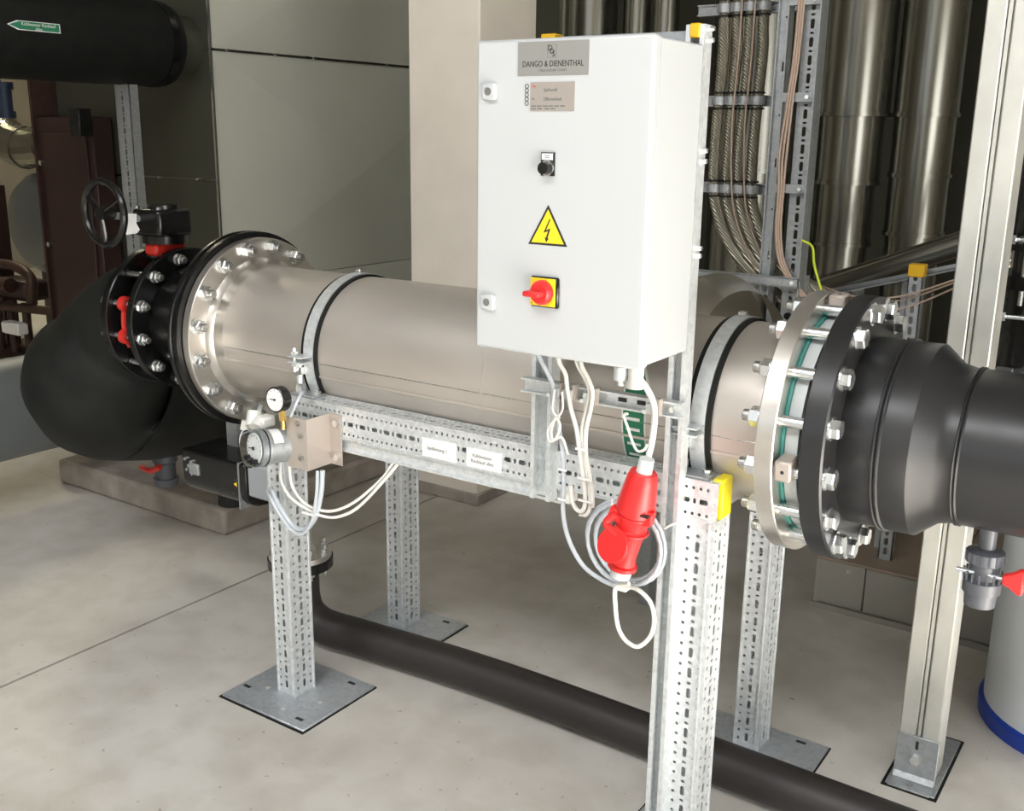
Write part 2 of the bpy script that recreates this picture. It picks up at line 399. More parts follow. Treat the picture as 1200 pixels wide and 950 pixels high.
# left distance: silver bend, dark round tank end, red-brown pump frame
t = thing('silver_duct_bend', 'shiny segmented metal duct bend hanging at the far left', 'duct', (-7.6, 4.6, 1.45))
M().tube([(-8.1, 4.6, 2.0), (-8.0, 4.6, 1.74), (-7.82, 4.6, 1.56), (-7.55, 4.6, 1.49), (-7.15, 4.6, 1.52)], .15, 20, 2).out('bend', 'duct', t, smooth=False)
for p, d in (((-8.0, 4.6, 1.74), (.3, 0, -.5)), ((-7.82, 4.6, 1.56), (.6, 0, -.45)), ((-7.55, 4.6, 1.49), (1, 0, -.1)), ((-7.25, 4.6, 1.51), (1, 0, .1))):
    M().lathe([(-.012, .148), (-.012, .157), (.012, .157), (.012, .148)], p, d, 24, close=True).out('bead', 'duct', t)
t = thing('blue_grey_valve', 'small blue-grey valve body above the silver duct bend at the left edge', 'valve', (-7.38, 4.4, 1.9))
M().lathe([(0, 0), (0, .06), (.05, .06), (.05, .045), (.2, .045), (.2, .06), (.25, .06), (.25, 0)], (-7.42, 4.4, 1.70), (0, 0, 1), 20).out('body', 'darkb', t)
M().cyl((-7.45, 4.34, 1.85), (-7.50, 4.30, 1.85), .02, 12).out('knob', 'redd', t)
t = thing('round_vessel', 'dark green-grey round vessel end in the background at the left edge', 'vessel', (-7.6, 4.9, .4))
M().lathe([(0, 0), (.02, .2), (.06, .32), (.14, .38), (1.4, .38)], (-7.6, 4.55, .92), (0, 1, 0), 40).out('shell', 'gpipe', t)
for x in (-7.8, -7.4): M().box(x - .04, x + .04, 4.8, 5.0, 0, .62).out('foot', 'blackmet', t)
t = thing('boiler_frame', 'red-brown upright steel frame post at the far left edge', 'frame', (-6.98, 4.0, 0))
M().box(-7.12, -7.04, 4.0, 4.1, 0.02, 1.25).out('upright', 'brown', t); M().box(-7.15, -7.0, 3.98, 4.12, 0, .02).out('foot', 'rust', t)
t = thing('pump_set', 'rusty red-brown pump with curved pipes and a grey motor at the left edge', 'pump', (-6.7, 4.0, 0))
M().tube([(-7.02, 3.9, .60), (-6.98, 3.9, .70), (-6.85, 3.9, .74), (-6.62, 3.9, .73), (-6.50, 3.9, .66), (-6.52, 3.9, .50)], .035, 12).out('pipe', 'rust', t)
M().tube([(-7.05, 3.86, .45), (-6.6, 3.86, .47), (-6.2, 3.86, .49)], .03, 12).out('pipe', 'rust', t)
M().box(-6.98, -6.60, 3.9, 4.1, .50, .64).out('casing', 'brown', t, bev=.03, seg=2)
M().lathe([(0, 0), (0, .05), (.30, .05), (.30, 0)], (-6.95, 3.84, .62), (1, 0, 0), 16).out('motor', 'rust', t)
for x in (-6.95, -6.78, -6.6): M().cyl((x, 3.9, 0), (x, 3.9, .5), .028, 12).out('leg_pipe', 'rust', t)
M().box(-6.72, -6.52, 3.78, 3.86, .30, .38).out('terminal_box', 'label', t, bev=.01)
M().cyl((-7.08, 3.8, .22), (-7.08, 3.7, .22), .05, 14).out('red_knob', 'redd', t)
M().box(-7.2, -6.3, 3.75, 4.25, 0, .14).out('base', 'rust', t)

# low clad box behind the right hand posts
t = thing('low_duct_box', 'low grey-beige clad duct box with screwed front panels on the floor behind the right posts', 'duct box', (-.3, 3.7, 0))
M().box(-1.03, .9, 3.53, 4.2, 0, .186).out('core', 'ink', t)
for x0, x1 in ((-1.036, -.874), (-.870, -.43), (-.426, .0), (.004, .45)): M().box(x0, x1, 3.512, 3.528, .022, .19).out('front_panel', 'boxp', t, bev=.002)
M().box(-1.05, .9, 3.50, 3.53, 0, .02).out('skirting', 'boxp', t)
M().box(-1.045, -1.03, 3.51, 4.2, 0, .19).out('end_panel', 'boxp', t)
for x0, x1 in ((-1.04, -.62), (-.616, -.2), (-.196, .3)): M().box(x0, x1, 3.505, 4.2, .188, .2).out('top_board', 'wood', t, bev=.002)
for x in (-.93, -.65, -.24): M().cyl((x, 3.512, .165), (x, 3.502, .165), .009, 10).out('screw', 'zinc', t)

# vertical stainless ducts
def vduct(label, x, y, secs, grp='vertical clad ducts at the back'):
    t = thing('vertical_duct', label, 'duct', (x, y, secs[-1][1]), grp)
    for i, (z1, z0, r) in enumerate(secs):
        M().lathe([(0, r), (z1 - z0, r)], (x, y, z0), (0, 0, 1), 40).out('section', 'duct', t)
        M().lathe([(-.006, r * .9), (-.006, r + .006), (.010, r + .006), (.010, r * .9)], (x, y, z0), (0, 0, 1), 40, close=True).out('joint_band', 'duct', t)
    return t
vduct('tall shiny duct directly right of the slotted ladder, stepping down below two bands', -1.365, 4.5, [(5, 1.738, .145), (1.738, 1.464, .130), (1.464, 1.21, .118), (1.21, .1, .112)])
vduct('tall shiny duct between the slotted ladder duct and the broad grey post', -1.085, 4.55, [(5, 1.738, .125), (1.738, 1.50, .120), (1.50, 1.265, .118), (1.265, .1, .110)])
vduct('broad matt duct rising beside the concrete column above the cabinet', -2.62, 4.5, [(5, 2.5, .115), (2.5, .1, .115)])
vduct('left one of two slim shiny pipes above the white cabinet', -2.33, 4.4, [(5, .1, .056)])
vduct('right one of two slim shiny pipes above the white cabinet', -2.19, 4.4, [(5, .1, .056)])
vduct('dark duct standing behind the braided hoses', -1.80, 4.5, [(5, 1.5, .19), (1.5, .1, .17)])
vduct('far duct in the gap beside the broad grey post', -.80, 5.0, [(5, 1.62, .14), (1.62, .1, .13)])
vduct('dark narrow duct beside the column edge above the cabinet', -2.86, 4.75, [(5, .1, .09)])
t = thing('service_shaft', 'dark painted service wall behind the tall ducts', 'panel wall', (-1.2, 5.6, 0))
for i in range(6): M().box(-3.9 + i * .9, -3.004 + i * .9, 5.5, 5.56, 0, 4.0).out('panel', 'tankd', t, smooth=False, bev=.004)

# horizontal duct bend behind the right clamp
t = thing('low_duct_bend', 'shiny low duct bend behind the right pipe clamp', 'duct', (-1.3, 3.1, .9))
M().lathe([(0, .26), (.34, .26)], (-1.62, 3.2, .90), (1, -.12, .18), 48).out('section', 'bend', t)
M().lathe([(0, .30), (.10, .24)], (-1.29, 3.1, .93), (1, -.3, .15), 48).out('cone', 'bend', t)
M().lathe([(0, .26), (.006, .266), (.02, .266), (.02, .25)], (-1.62, 3.2, .90), (1, -.12, .18), 48).out('band', 'bend', t)
for x in (-1.55, -1.35): M().box(x - .02, x + .02, 3.15, 3.2, 0, .66).out('stand', 'galvd', t)

# inclined pipe and slotted tray on the right
t = thing('inclined_pipe', 'shiny pipe sloping up behind the right flange towards the grey post', 'pipe', (-.9, 3.9, 1.0))
M().cyl((-1.30, 3.95, 1.07), (.1, 3.85, 1.66), .045, 20).out('pipe', 'duct', t)
M().cyl((-.62, 3.9, 1.31), (-.59, 3.9, 1.325), .055, 20).out('coupling', 'zinc', t)
for x, z in ((-1.1, 1.12), (-.2, 1.50)): M().box(x - .02, x + .02, 3.87, 3.9, .2, z).out('stand', 'galvd', t)
t = thing('cable_tray', 'perforated dark cable tray sloping just below the shiny pipe on the right', 'cable tray', (-.8, 3.6, 1.0))
v_ = Vector((1, 0, .30)).normalized()
M().perf((-1.25, 3.66, 1.075), v_, Vector((-.287, 0, .958)), 1.2, .02, []).out('side', 'galvd', t, solid=.002)
M().perf((-1.25, 3.62, 1.075), (0, 1, 0), v_, .22, 1.2, [(.06, .006, .02, .04, .01), (.16, .006, .02, .04, .01)]).out('bottom', 'galvd', t, smooth=False, solid=.002)
for x in (-.9, -.4): M().box(x, x + .03, 3.70, 3.84, .2, 1.07 + (x + 1.25) * .3).out('stand', 'galvd', t)
for i, (dz, ya) in enumerate(((0, 3.58), (-.03, 3.60), (.015, 3.56))):
    o = M().tube([(-1.15, ya, 1.15 + dz * .4), (-1.0, ya - .02, 1.115 + dz), (-.86, ya, 1.13 + dz), (-.66, ya, 1.225 + dz * .5), (-.5, ya + .04, 1.30)], .0032, 6).out('tray_cable', 'cableb')
    tag(o, ['middle', 'lowest', 'topmost'][i] + ' thin pale cable sagging below the sloping tray at the right', 'cable', 'cables sagging below the tray')

# slotted strut with amber cap
slotted_post('capped_strut', 'short slotted strut with an amber end cap behind the right flange', -.858, -.812, 3.60, 3.64, .20, 1.235, caps='yellowo', pitch=.036)

# ---------------------------------------------------------------- cable ladder and hoses
t = thing('cable_ladder', 'upright grey cable ladder of two slotted struts right of the cabinet', 'cable ladder', (-1.2, 3.4, 1.03))
M().perf((-1.286, 3.385, 1.13), (1, 0, 0), (0, 0, 1), .034, 3.4, [(.022, .003, .03, .30, .12)]).out('rail', 'galvd', t, smooth=False, solid=.003)
M().box(-1.287, -1.283, 3.37, 3.42, 1.13, 4.5).out('rail_flange', 'galvd', t); M().box(-1.255, -1.251, 3.37, 3.42, 1.13, 4.5).out('rail_flange', 'galvd', t)
M().perf((-1.208, 3.385, 1.03), (1, 0, 0), (0, 0, 1), .066, 3.5, [(.030, .0065, .030, .0545, .02)]).out('rail', 'galvd', t, smooth=False, solid=.003)
M().box(-1.146, -1.142, 3.35, 3.42, 1.03, 4.5).out('rail_flange', 'galvd', t)
for z in (1.485, 1.77, 2.06, 2.35): M().box(-1.25, -1.15, 3.36, 3.383, z - .014, z + .014).out('rung', 'galvd', t)
g = M(); g.box(-1.53, -1.14, 3.35, 3.354, 1.168, 1.196); g.box(-1.53, -1.14, 3.35, 3.375, 1.194, 1.198); g.box(-1.53, -1.14, 3.35, 3.375, 1.166, 1.17)
g.out('cross_rail', 'galvd', t)
for z in (1.182, 1.485, 1.77, 2.06): M().cyl((-1.165, 3.36, z), (-1.165, 3.345, z), .007, 6).out('bolt', 'zinc', t)
for x in (-1.27, -1.16): M().box(x, x + .02, 3.42, 3.45, 0, 1.2).out('stand', 'galvd', t)

def rail_support(z, x0, x1, nm):
    t = thing('hose_rail', nm, 'mounting rail', ((x0 + x1) / 2, 3.55, z), 'rails clamping the braided hoses')
    M().box(x0, x1, 3.54, 3.56, z - .018, z + .018).out('rail', 'galvd', t)
    M().box(x0, x1, 3.53, 3.54, z + .014, z + .018).out('lip', 'galvd', t); M().box(x0, x1, 3.53, 3.54, z - .018, z - .014).out('lip', 'galvd', t)
    return t
XS = [-1.526, -1.478, -1.432, -1.386]
for z, nm in ((2.065, 'upper hose rail near the top edge with four pipe clips'), (1.765, 'middle hose rail with four pipe clips holding the braided hoses'), (1.470, 'lowest hose rail with four pipe clips above the hose bends')):
    t = rail_support(z, -1.64, -1.29, nm)
    dx = (z - 1.765) * (.0 if z > 1.7 else .03)
    for x in XS:
        c = M(); c.lathe([(-.014, .0215), (-.014, .025), (.014, .025), (.014, .0215)], (x, 3.5, z), (0, 0, 1), 20, close=True)
        c.out('clip', 'galvd', t)
        M().box(x - .004, x + .004, 3.51, 3.54, z - .01, z + .01).out('clip_stem', 'galvd', t)
        for s in (-1, 1): M().lathe([(-.003, .0205), (-.003, .0235), (.003, .0235), (.003, .0205)], (x, 3.5, z + s * .026), (0, 0, 1), 20, close=True).out('rubber_edge', 'rubber', t)
for i, x in enumerate(XS):
    e = .012 * math.sin(i * 2.1)
    pts = [(x, 3.5, 3.2), (x, 3.5, 2.6), (x, 3.5, 2.065), (x + .006 + e * .3, 3.5, 1.93), (x, 3.5, 1.765), (x - .004 + e * .3, 3.5, 1.62), (x, 3.5, 1.47),
           (x + .022, 3.5, 1.38), (x + .07, 3.49, 1.29), (x + .135, 3.48, 1.215), (x + .24 + .02 * i, 3.46, 1.14), (x + .40, 3.44, 1.06), (x + .50, 3.44, .98)]
    o = M().tube(pts, .0185, 14, 6).out('braided_hose', 'braid')
    tag(o, ['leftmost', 'second from left', 'third from left', 'rightmost'][i] + ' of four braided metal hoses clipped beside the cabinet', 'hose', 'braided metal hoses')
for i, dx in enumerate((-.046, 0.0)):
    x = -1.41 + dx
    o = M().tube([(x, 3.47, 3.0), (x + .004, 3.47, 2.0), (x - .004, 3.47, 1.7), (x + .01, 3.47, 1.47), (x + .04, 3.47, 1.35), (x + .12, 3.46, 1.2)], .003, 6).out('thin_wire', 'cableb')
    tag(o, ['left', 'right'][i] + ' thin pale wire running down between the braided hoses', 'wire', 'wires between the hoses')
for i in range(3):
    x = -1.222 + .008 * i
    o = M().tube([(x + .004, 3.37, 3.2), (x + .004, 3.36, 2.05), (x - .004, 3.35, 1.77), (x - .018 + .004 * i, 3.35, 1.60), (x - .012, 3.35, 1.48), (x - .012, 3.36, 1.33), (x + .02, 3.36, 1.22), (x + .12, 3.38, 1.10)], .0042, 6).out('ladder_cable', 'cableb')
    tag(o, ['left', 'middle', 'right'][i] + ' one of three pinkish cables strapped in the cable ladder', 'cable', 'pinkish cables on the ladder')
o = M().tube([(-1.141, 3.345, 1.325), (-1.105, 3.345, 1.305), (-1.085, 3.32, 1.25), (-1.045, 3.30, 1.165)], .004, 6).out('earth_wire', 'yg')
tag(o, 'yellow-green earth wire hanging at the right rail of the cable ladder', 'wire')
t = thing('ladder_screw', 'small bolt with black cap on the lower end of the ladder', 'bolt', (-1.135, 3.34, 1.09))
M().cyl((-1.165, 3.345, 1.075), (-1.165, 3.33, 1.075), .012, 10).out('cap', 'blackmet', t)

# ---------------------------------------------------------------- broad post on the right
t = thing('square_post', 'broad pale grey grooved post on a bolted foot right of the black flange', 'post', (-.475, 2.65, 0))
g = M()
g.prism([(-.521, 2.62, .01), (-.478, 2.62, .01), (-.478, 2.634, .01), (-.464, 2.634, .01), (-.464, 2.62, .01), (-.421, 2.62, .01), (-.421, 2.72, .01), (-.521, 2.72, .01)], (0, 0, 4.9))
g.out('profile', 'post', t, bev=.003)
M().box(-.475, -.467, 2.622, 2.636, .01, 4.9).out('groove_rib', 'post', t)
g = M(); g.prism([(-.523, 2.555, 0), (-.523, 2.555, .008), (-.523, 2.60, .008), (-.523, 2.612, .02), (-.523, 2.612, .132), (-.523, 2.62, .132), (-.523, 2.62, 0)], (.106, 0, 0))
g.out('foot_bracket', 'galvd', t, bev=.0015)
M().box(-.53, -.405, 2.56, 2.875, 0, .007).out('foot_plate', 'galvd', t, bev=.002)
M().box(-.538, -.398, 2.552, 2.885, -.0005, .0035).out('rubber_pad', 'rubber', t)
M().box(-.475, -.467, 2.6105, 2.613, .095, .12).out('slot', 'ink', t, bev=.003)
M().cyl((-.471, 2.612, .065), (-.471, 2.603, .065), .014, 6).out('bolt', 'zinc', t)
M().cyl((-.471, 2.58, .008), (-.471, 2.58, .012), .008, 12).out('anchor', 'thread', t)

# dark valve stack behind the post (right edge)
t = thing('black_valve_stack', 'black flanged valve stack with shiny stud bolts at the right edge behind the post', 'valve', (-.36, 3.1, .9))
M().lathe([(0, 0), (0, .12), (.42, .12), (.42, .15), (.455, .15), (.455, .11), (.52, .11), (.52, .15), (.56, .15), (.56, .12), (1.2, .12)], (-.36, 3.1, .85), (0, 0, 1), 36).out('body', 'blackmet', t)
for k in range(8):
    a = k * PI / 4 + .3; p = Vector((-.36 + .135 * math.cos(a), 3.1 + .135 * math.sin(a), 0))
    M().cyl(p + Vector((0, 0, 1.23)), p + Vector((0, 0, 1.46)), .007, 8).out('stud', 'zinc', t)
M().cyl((-.47, 2.97, 1.20), (-.30, 2.97, 1.20), .006, 8).out('clamp_bolt', 'zinc', t)
M().cyl((-.47, 2.97, 1.40), (-.30, 2.97, 1.40), .006, 8).out('clamp_bolt', 'zinc', t)
for x in (-.465, -.40):
    for z in (1.2, 1.4): M().cyl((x, 2.97, z), (x + .014, 2.97, z), .013, 6).out('nut', 'zinc', t)
M().box(-.40, -.375, 2.95, 2.98, 1.27, 1.31).out('latch', 'zinc', t, bev=.003)
M().box(-.46, -.42, 2.722, 3.0, 1.02, 1.06).out('wall_bracket', 'galvd', t)

# white drum
t = thing('white_drum', 'white plastic drum with a blue base ring on the floor at the right edge', 'drum', (-.12, 3.188, 0))
M().lathe([(.03, 0), (.03, .285), (.79, .288), (.81, .28), (.81, 0)], (-.12, 3.188, 0), (0, 0, 1), 56).out('body', 'drum', t)
M().lathe([(0, 0), (0, .296), (.042, .298), (.05, .288), (.05, 0)], (-.12, 3.188, 0), (0, 0, 1), 56).out('base_ring', 'blue', t)
M().lathe([(.81, .0), (.81, .292), (.835, .292), (.84, .27), (.84, 0)], (-.12, 3.188, 0), (0, 0, 1), 56).out('lid', 'drum', t)

# ================================================================ BOLT PROTOTYPES (axis +X, origin at flange face)
def nut_set(name, r_nut, h_nut, r_stud, proj, r_wash, back=0.0):
    """stud end with washer and nut, pointing +X"""
    b = M(); b.lathe([(-back, 0), (-back, r_stud), (h_nut + proj - .002, r_stud), (h_nut + proj, r_stud * .8), (h_nut + proj, 0)], (0, 0, 0), (1, 0, 0), 12)
    s = b.out(name, 'thread')
    n = M(); n.lathe([(.003, 0), (.003, r_nut), (.003 + h_nut * .85, r_nut), (.003 + h_nut, r_nut * .86), (.003 + h_nut, 0)], (0, 0, 0), (1, 0, 0), 6)
    a = n.out('nut', 'zinc', s, smooth=False)
    wv = M(); wv.lathe([(0, 0), (0, r_wash), (.003, r_wash), (.003, 0)], (0, 0, 0), (1, 0, 0), 20)
    c = wv.out('washer', 'zinc', s)
    return s
def place_bolts(proto, pts, parent, first, flip=False):
    for i, (p, a) in enumerate(pts):
        rot = (a, 0, PI) if flip else (a, 0, 0)
        if first and i == 0:
            proto.parent = parent; proto.location = p - ORG[parent.name]; proto.rotation_euler = rot
        else: put(proto, p, parent, rot)
D16 = 2 * PI / 16

# ================================================================ FILTER PIPE
fp = thing('filter_pipe', 'large matt stainless steel pipe with bolted flanges at both ends carried on the frame', 'pipe', (-1.55, PY, .84))
M().lathe([(0, .203), (1.70, .203)], (-2.40, PY, PZ), (1, 0, 0), 96).out('shell', 'steel', fp)
M().lathe([(0, .225), (.006, .222), (.016, .2075), (.03, .2045), (.05, .203)], (-2.427, PY, PZ), (1, 0, 0), 96).out('welded_collar', 'ringsteel', fp)
lf = M().lathe([(0, .19), (0, .2825), (.002, .2845), (.026, .2845), (.028, .2825), (.028, .19)], (-2.454, PY, PZ), (1, 0, 0), 96, close=True).out('flange', 'ringsteel', fp)
lf['label'] = 'left flange ring'
rf = M().lathe([(0, .2), (0, .2825), (.002, .2845), (.036, .2845), (.038, .2825), (.038, .2)], (-.715, PY, PZ), (1, 0, 0), 96, close=True).out('flange', 'ringsteel', fp)
rf['label'] = 'right flange ring'
# longitudinal weld seam: thin bead along the pipe
def seam(ang, x0, x1, nm='seam'):
    g = M(); a = Vector((x0, PY + .203 * math.cos(ang), PZ + .203 * math.sin(ang))); b = Vector((x1, a.y, a.z))
    g.cyl(a, b, .0012, 6); return g.out(nm, 'thread', fp)
M().box(-2.37, -.72, PY - .2005, PY - .196, PZ - .052, PZ - .046).out('scuff_band', 'steel', fp)
seam(PI + .06, -2.37, -.72)
M().lathe([(0, .2031), (0, .2045), (.006, .2045), (.006, .2031)], (-1.45, PY, PZ), (1, 0, 0), 96, close=True).out('ring_weld', 'steel', fp)
nb = nut_set('bolt', .0208, .022, .0122, .017, .0235, back=.03)
place_bolts(nb, radial(PY, PZ, .2575, 16, .9696 - 3 * .3927 + .02, -2.426), fp, True)
nr = nut_set('bolt', .0208, .022, .0122, .019, .0235, back=.0)
place_bolts(nr, radial(PY, PZ, .2575, 16, .9478, -.715), fp, True, flip=True)

# white wafer ring, gasket, long studs between the right hand flanges
wf = thing('wafer_valve_ring', 'pale wafer valve ring with teal gasket squeezed between the right-hand flanges', 'valve', (-.655, PY, .84))
M().lathe([(0, .19), (0, .242), (.006, .242), (.006, .19)], (-.6765, PY, PZ), (1, 0, 0), 72, close=True).out('gasket', 'gasket', wf)
M().lathe([(0, .19), (0, .236), (.026, .236), (.026, .19)], (-.670, PY, PZ), (1, 0, 0), 72, close=True).out('body', 'gland', wf)
M().lathe([(0, .19), (0, .222), (.018, .222), (.018, .19)], (-.644, PY, PZ), (1, 0, 0), 72, close=True).out('liner', 'rubber', wf)
# square lug heads on the ring, one low at the front and one on top
for a, nm in ((PI + .13, 'lug'), (1.62, 'lug')):
    d = Vector((0, math.cos(a), math.sin(a))); p = Vector((-.655, PY, PZ)) + d * .262
    tt = Vector((0, -d.z, d.y))
    l = M().obox(p, ((1, 0, 0), tt, d), .017, .022, .024).out(nm, 'brk', wf, bev=.004)
    M().cyl(p + d * .0235, p + d * .0245, .004, 8).out('pin_hole', 'ink', l)

# black flange, collar and pipe to the right
bp_ = thing('black_pipe', 'thick black plastic pipe with flange adaptor and reducer leaving at the right edge', 'pipe', (-.2, PY, .88))
bf = M().lathe([(0, .18), (0, .280), (.003, .2835), (.044, .2835), (.048, .280), (.048, .18)], (-.6255, PY, PZ), (1, 0, 0), 96, close=True).out('flange', 'pe', bp_)
M().lathe([(0, .198), (.006, .200), (.066, .200), (.068, .204), (.071, .2045), (.074, .2005), (.077, .204), (.080, .2045), (.083, .200), (.134, .200), (.136, .199), (.175, .166), (.20, .160), (.208, .160), (.210, .1635), (.2135, .160), (.217, .1635), (.220, .160), (1.2, .160)],
          (-.5775, PY, PZ), (1, 0, 0), 96).out('barrel', 'pe', bp_)
hb = M(); hb.lathe([(0, 0), (0, .0245), (.004, .0245), (.004, 0)], (0, 0, 0), (1, 0, 0), 24); pr_ = hb.out('bolt', 'zinc')
hh = M(); hh.lathe([(.004, 0), (.004, .0208), (.018, .0208), (.021, .0185), (.021, 0)], (0, 0, 0), (1, 0, 0), 6); hh.out('bolt_head', 'zinc', pr_, smooth=False)
hs = M(); hs.cyl((-.10, 0, 0), (-.048, 0, 0), .0122, 16); hs.out('shank', 'zinc', pr_)
place_bolts(pr_, radial(PY, PZ, .2575, 16, .9478, -.5775), bp_, True)

# grey PVC drain valve hanging from the black pipe
t = thing('drain_valve', 'grey plastic union ball valve with red handle hanging below the black pipe', 'valve', (-.312, PY, .72))
M().cyl((-.312, PY, .84), (-.312, PY, .895), .017, 20).out('nipple', 'pvc', t)
M().lathe([(0, 0), (0, .030), (.028, .032), (.03, .037), (.055, .037), (.06, .028), (.09, .028), (.095, .037), (.118, .037), (.122, .030), (.13, 0)], (-.312, PY, .715), (0, 0, 1), 28).out('body', 'pvc', t)
for z in (.772, .812):
    g = M()
    for k in range(16):
        a = k * PI / 8; g.box(-.312 + .0365 * math.cos(a) - .002, -.312 + .0365 * math.cos(a) + .002, PY + .0365 * math.sin(a) - .002, PY + .0365 * math.sin(a) + .002, z, z + .02)
    g.out('union_ribs', 'pvc', t)
M().cyl((-.36, PY - .02, .79), (-.24, PY - .02, .79), .005, 10).out('stem', 'zinc', t)
g = M(); g.prism([(-.272, PY - .03, .800), (-.256, PY - .03, .806), (-.24, PY - .03, .818), (-.232, PY - .03, .815), (-.232, PY - .03, .765), (-.24, PY - .03, .763), (-.256, PY - .03, .774), (-.272, PY - .03, .780)], (0, .02, 0))
g.out('handle', 'red', t, bev=.003)

# ================================================================ LEFT BLACK GROUP
lp = thing('black_reducer', 'short black flanged reducer bolted to the left stainless flange', 'pipe fitting', (-2.62, PY, .83))
M().lathe([(0, .19), (0, .298), (.004, .301), (.014, .301), (.016, .296), (.030, .296), (.032, .301), (.044, .301), (.0465, .298), (.0465, .19)], (-2.5025, PY, PZ), (1, 0, 0), 96, close=True).out('flange', 'blackmet', lp)
M().lathe([(0, .165), (.02, .172), (.18, .215), (.24, .235), (.262, .24)], (-2.765, PY, PZ), (1, 0, 0), 72).out('cone', 'blackmet', lp)
M().lathe([(0, .14), (0, .228), (.002, .2305), (.026, .2305), (.028, .228), (.028, .14)], (-2.79, PY, PZ), (1, 0, 0), 72, close=True).out('small_flange', 'blackmet', lp)
nl = nut_set('bolt', .0175, .019, .0105, .016, .020, back=.02)
place_bolts(nl, radial(PY, PZ, .2, 12, 1.7677 - PI / 6 * 4, -2.762), lp, True)

bv = thing('butterfly_valve', 'black butterfly valve with red lugs and gearbox left of the stainless pipe', 'valve', (-2.84, PY, .84))
M().lathe([(0, .13), (0, .170), (.06, .170), (.06, .13)], (-2.87, PY, PZ), (1, 0, 0), 64, close=True).out('body', 'rubber', bv)
for p, a in radial(PY, PZ, .2, 12, 1.7677 - PI / 6 * 4, -2.84):
    if 2.6 < a % (2 * PI) < 3.6:
        l = M().lathe([(-.012, .0125), (-.012, .024), (.012, .024), (.012, .0125)], p, (1, 0, 0), 20, close=True).out('lug', 'redd', bv)
    M().cyl(p - Vector((.05, 0, 0)), p + Vector((.05, 0, 0)), .010, 12).out('stud', 'zinc', bv)
g = M()
A = [PI - .40 + .8 * k / 14 for k in range(15)]
pts = [(-2.85, PY + .192 * math.cos(a), PZ + .192 * math.sin(a)) for a in A]
g.tube(pts, .010, 8, 1); g.out('rim', 'redd', bv)
g = M(); g.obox((-2.845, PY - .02, 1.27), ((1, 0, 0), (0, 1, 0), (0, 0, 1)), .030, .060, .020); g.out('top_yoke', 'redd', bv, bev=.01, seg=2)
M().cyl((-2.845, PY - .02, 1.20), (-2.845, PY - .02, 1.30), .03, 20).out('neck', 'redd', bv)
M().cyl((-2.845, PY - .02, 1.29), (-2.845, PY - .02, 1.315), .07, 28).out('gear_flange', 'blackmet', bv)
gb = M().box(-2.90, -2.765, PY - .10, PY + .03, 1.315, 1.40).out('gearbox', 'blackmet', bv, bev=.012, seg=2)
M().cyl((-2.83, PY - .03, 1.40), (-2.83, PY - .03, 1.412), .05, 24).out('cover', 'blackmet', gb)
for x in (-2.885, -2.78): M().cyl((x, PY - .085, 1.40), (x, PY - .085, 1.408), .008, 6).out('cover_bolt', 'zinc', gb)
M().cyl((-2.865, PY - .10, 1.37), (-2.845, 1.94, 1.395), .011, 14).out('shaft', 'galvd', bv)
hw = M(); ww = Vector((-2.815, 1.945, 1.398))
ring = [ww + Vector((math.cos(2 * PI * k / 40) * .095, 0, math.sin(2 * PI * k / 40) * .095)) for k in range(41)]
hw.tube(ring, .0115, 10, 1, caps=False); H_ = hw.out('handwheel', 'blackmet', bv)
for k in range(3):
    a = 2 * PI * k / 3 + .5; M().tube([ww + Vector((0, -.012, 0)), ww + Vector((math.cos(a) * .05, -.004, math.sin(a) * .05)), ww + Vector((math.cos(a) * .094, 0, math.sin(a) * .094))], .0075, 8, 3).out('spoke', 'blackmet', H_)
M().cyl(ww + Vector((0, -.02, 0)), ww + Vector((0, .03, 0)), .02, 20).out('hub', 'blackmet', H_)
g = M(); g.prism([(-2.79, 2.0, 1.395), (-2.738, 2.0, 1.397), (-2.742, 2.0, 1.368), (-2.728, 2.0, 1.350), (-2.742, 2.0, 1.338), (-2.795, 2.0, 1.330)], (0, .002, 0))
o = g.out('paper_tag', 'label'); tag(o, 'white paper tag hanging behind the black handwheel', 'tag')

eb = thing('black_elbow', 'bulky black rubber-insulated pipe elbow at the lower left', 'pipe elbow', (-3.2, 2.4, .4))
M().lathe([(0, .14), (0, .225), (.003, .228), (.029, .228), (.032, .225), (.032, .14)], (-2.925, PY, PZ), (1, 0, 0), 64, close=True).out('flange', 'blackmet', eb)
M().tube([(-2.92, 2.2, 1.0465), (-3.0, 2.2, 1.03), (-3.12, 2.2, .96), (-3.22, 2.2, .85), (-3.31, 2.23, .755), (-3.325, 2.40, .715), (-3.30, 2.60, .70), (-3.28, 2.80, .70), (-3.27, 2.90, .70)],
         [.17, .185, .195, .235, .285, .30, .295, .27, .20], 48, 5).out('insulation', 'rubber', eb)
for p, a in radial(PY, PZ, .2, 12, 1.7677 - PI / 6 * 4, -2.925):
    if 2.2 < a % (2 * PI) < 4.4: M().cyl(p, p - Vector((.022, 0, 0)), .016, 6).out('bolt_head', 'thread', eb)
M().lathe([(-.004, .296), (-.004, .3035), (.004, .3035), (.004, .296)], (-3.322, 2.32, .738), (.05, 1, -.35), 60, close=True).out('insulation_seam', 'rubber', eb)
M().cyl((-3.3, 2.78, 0.12), (-3.3, 2.78, .6), .06, 20).out('foot', 'blackmet', eb)

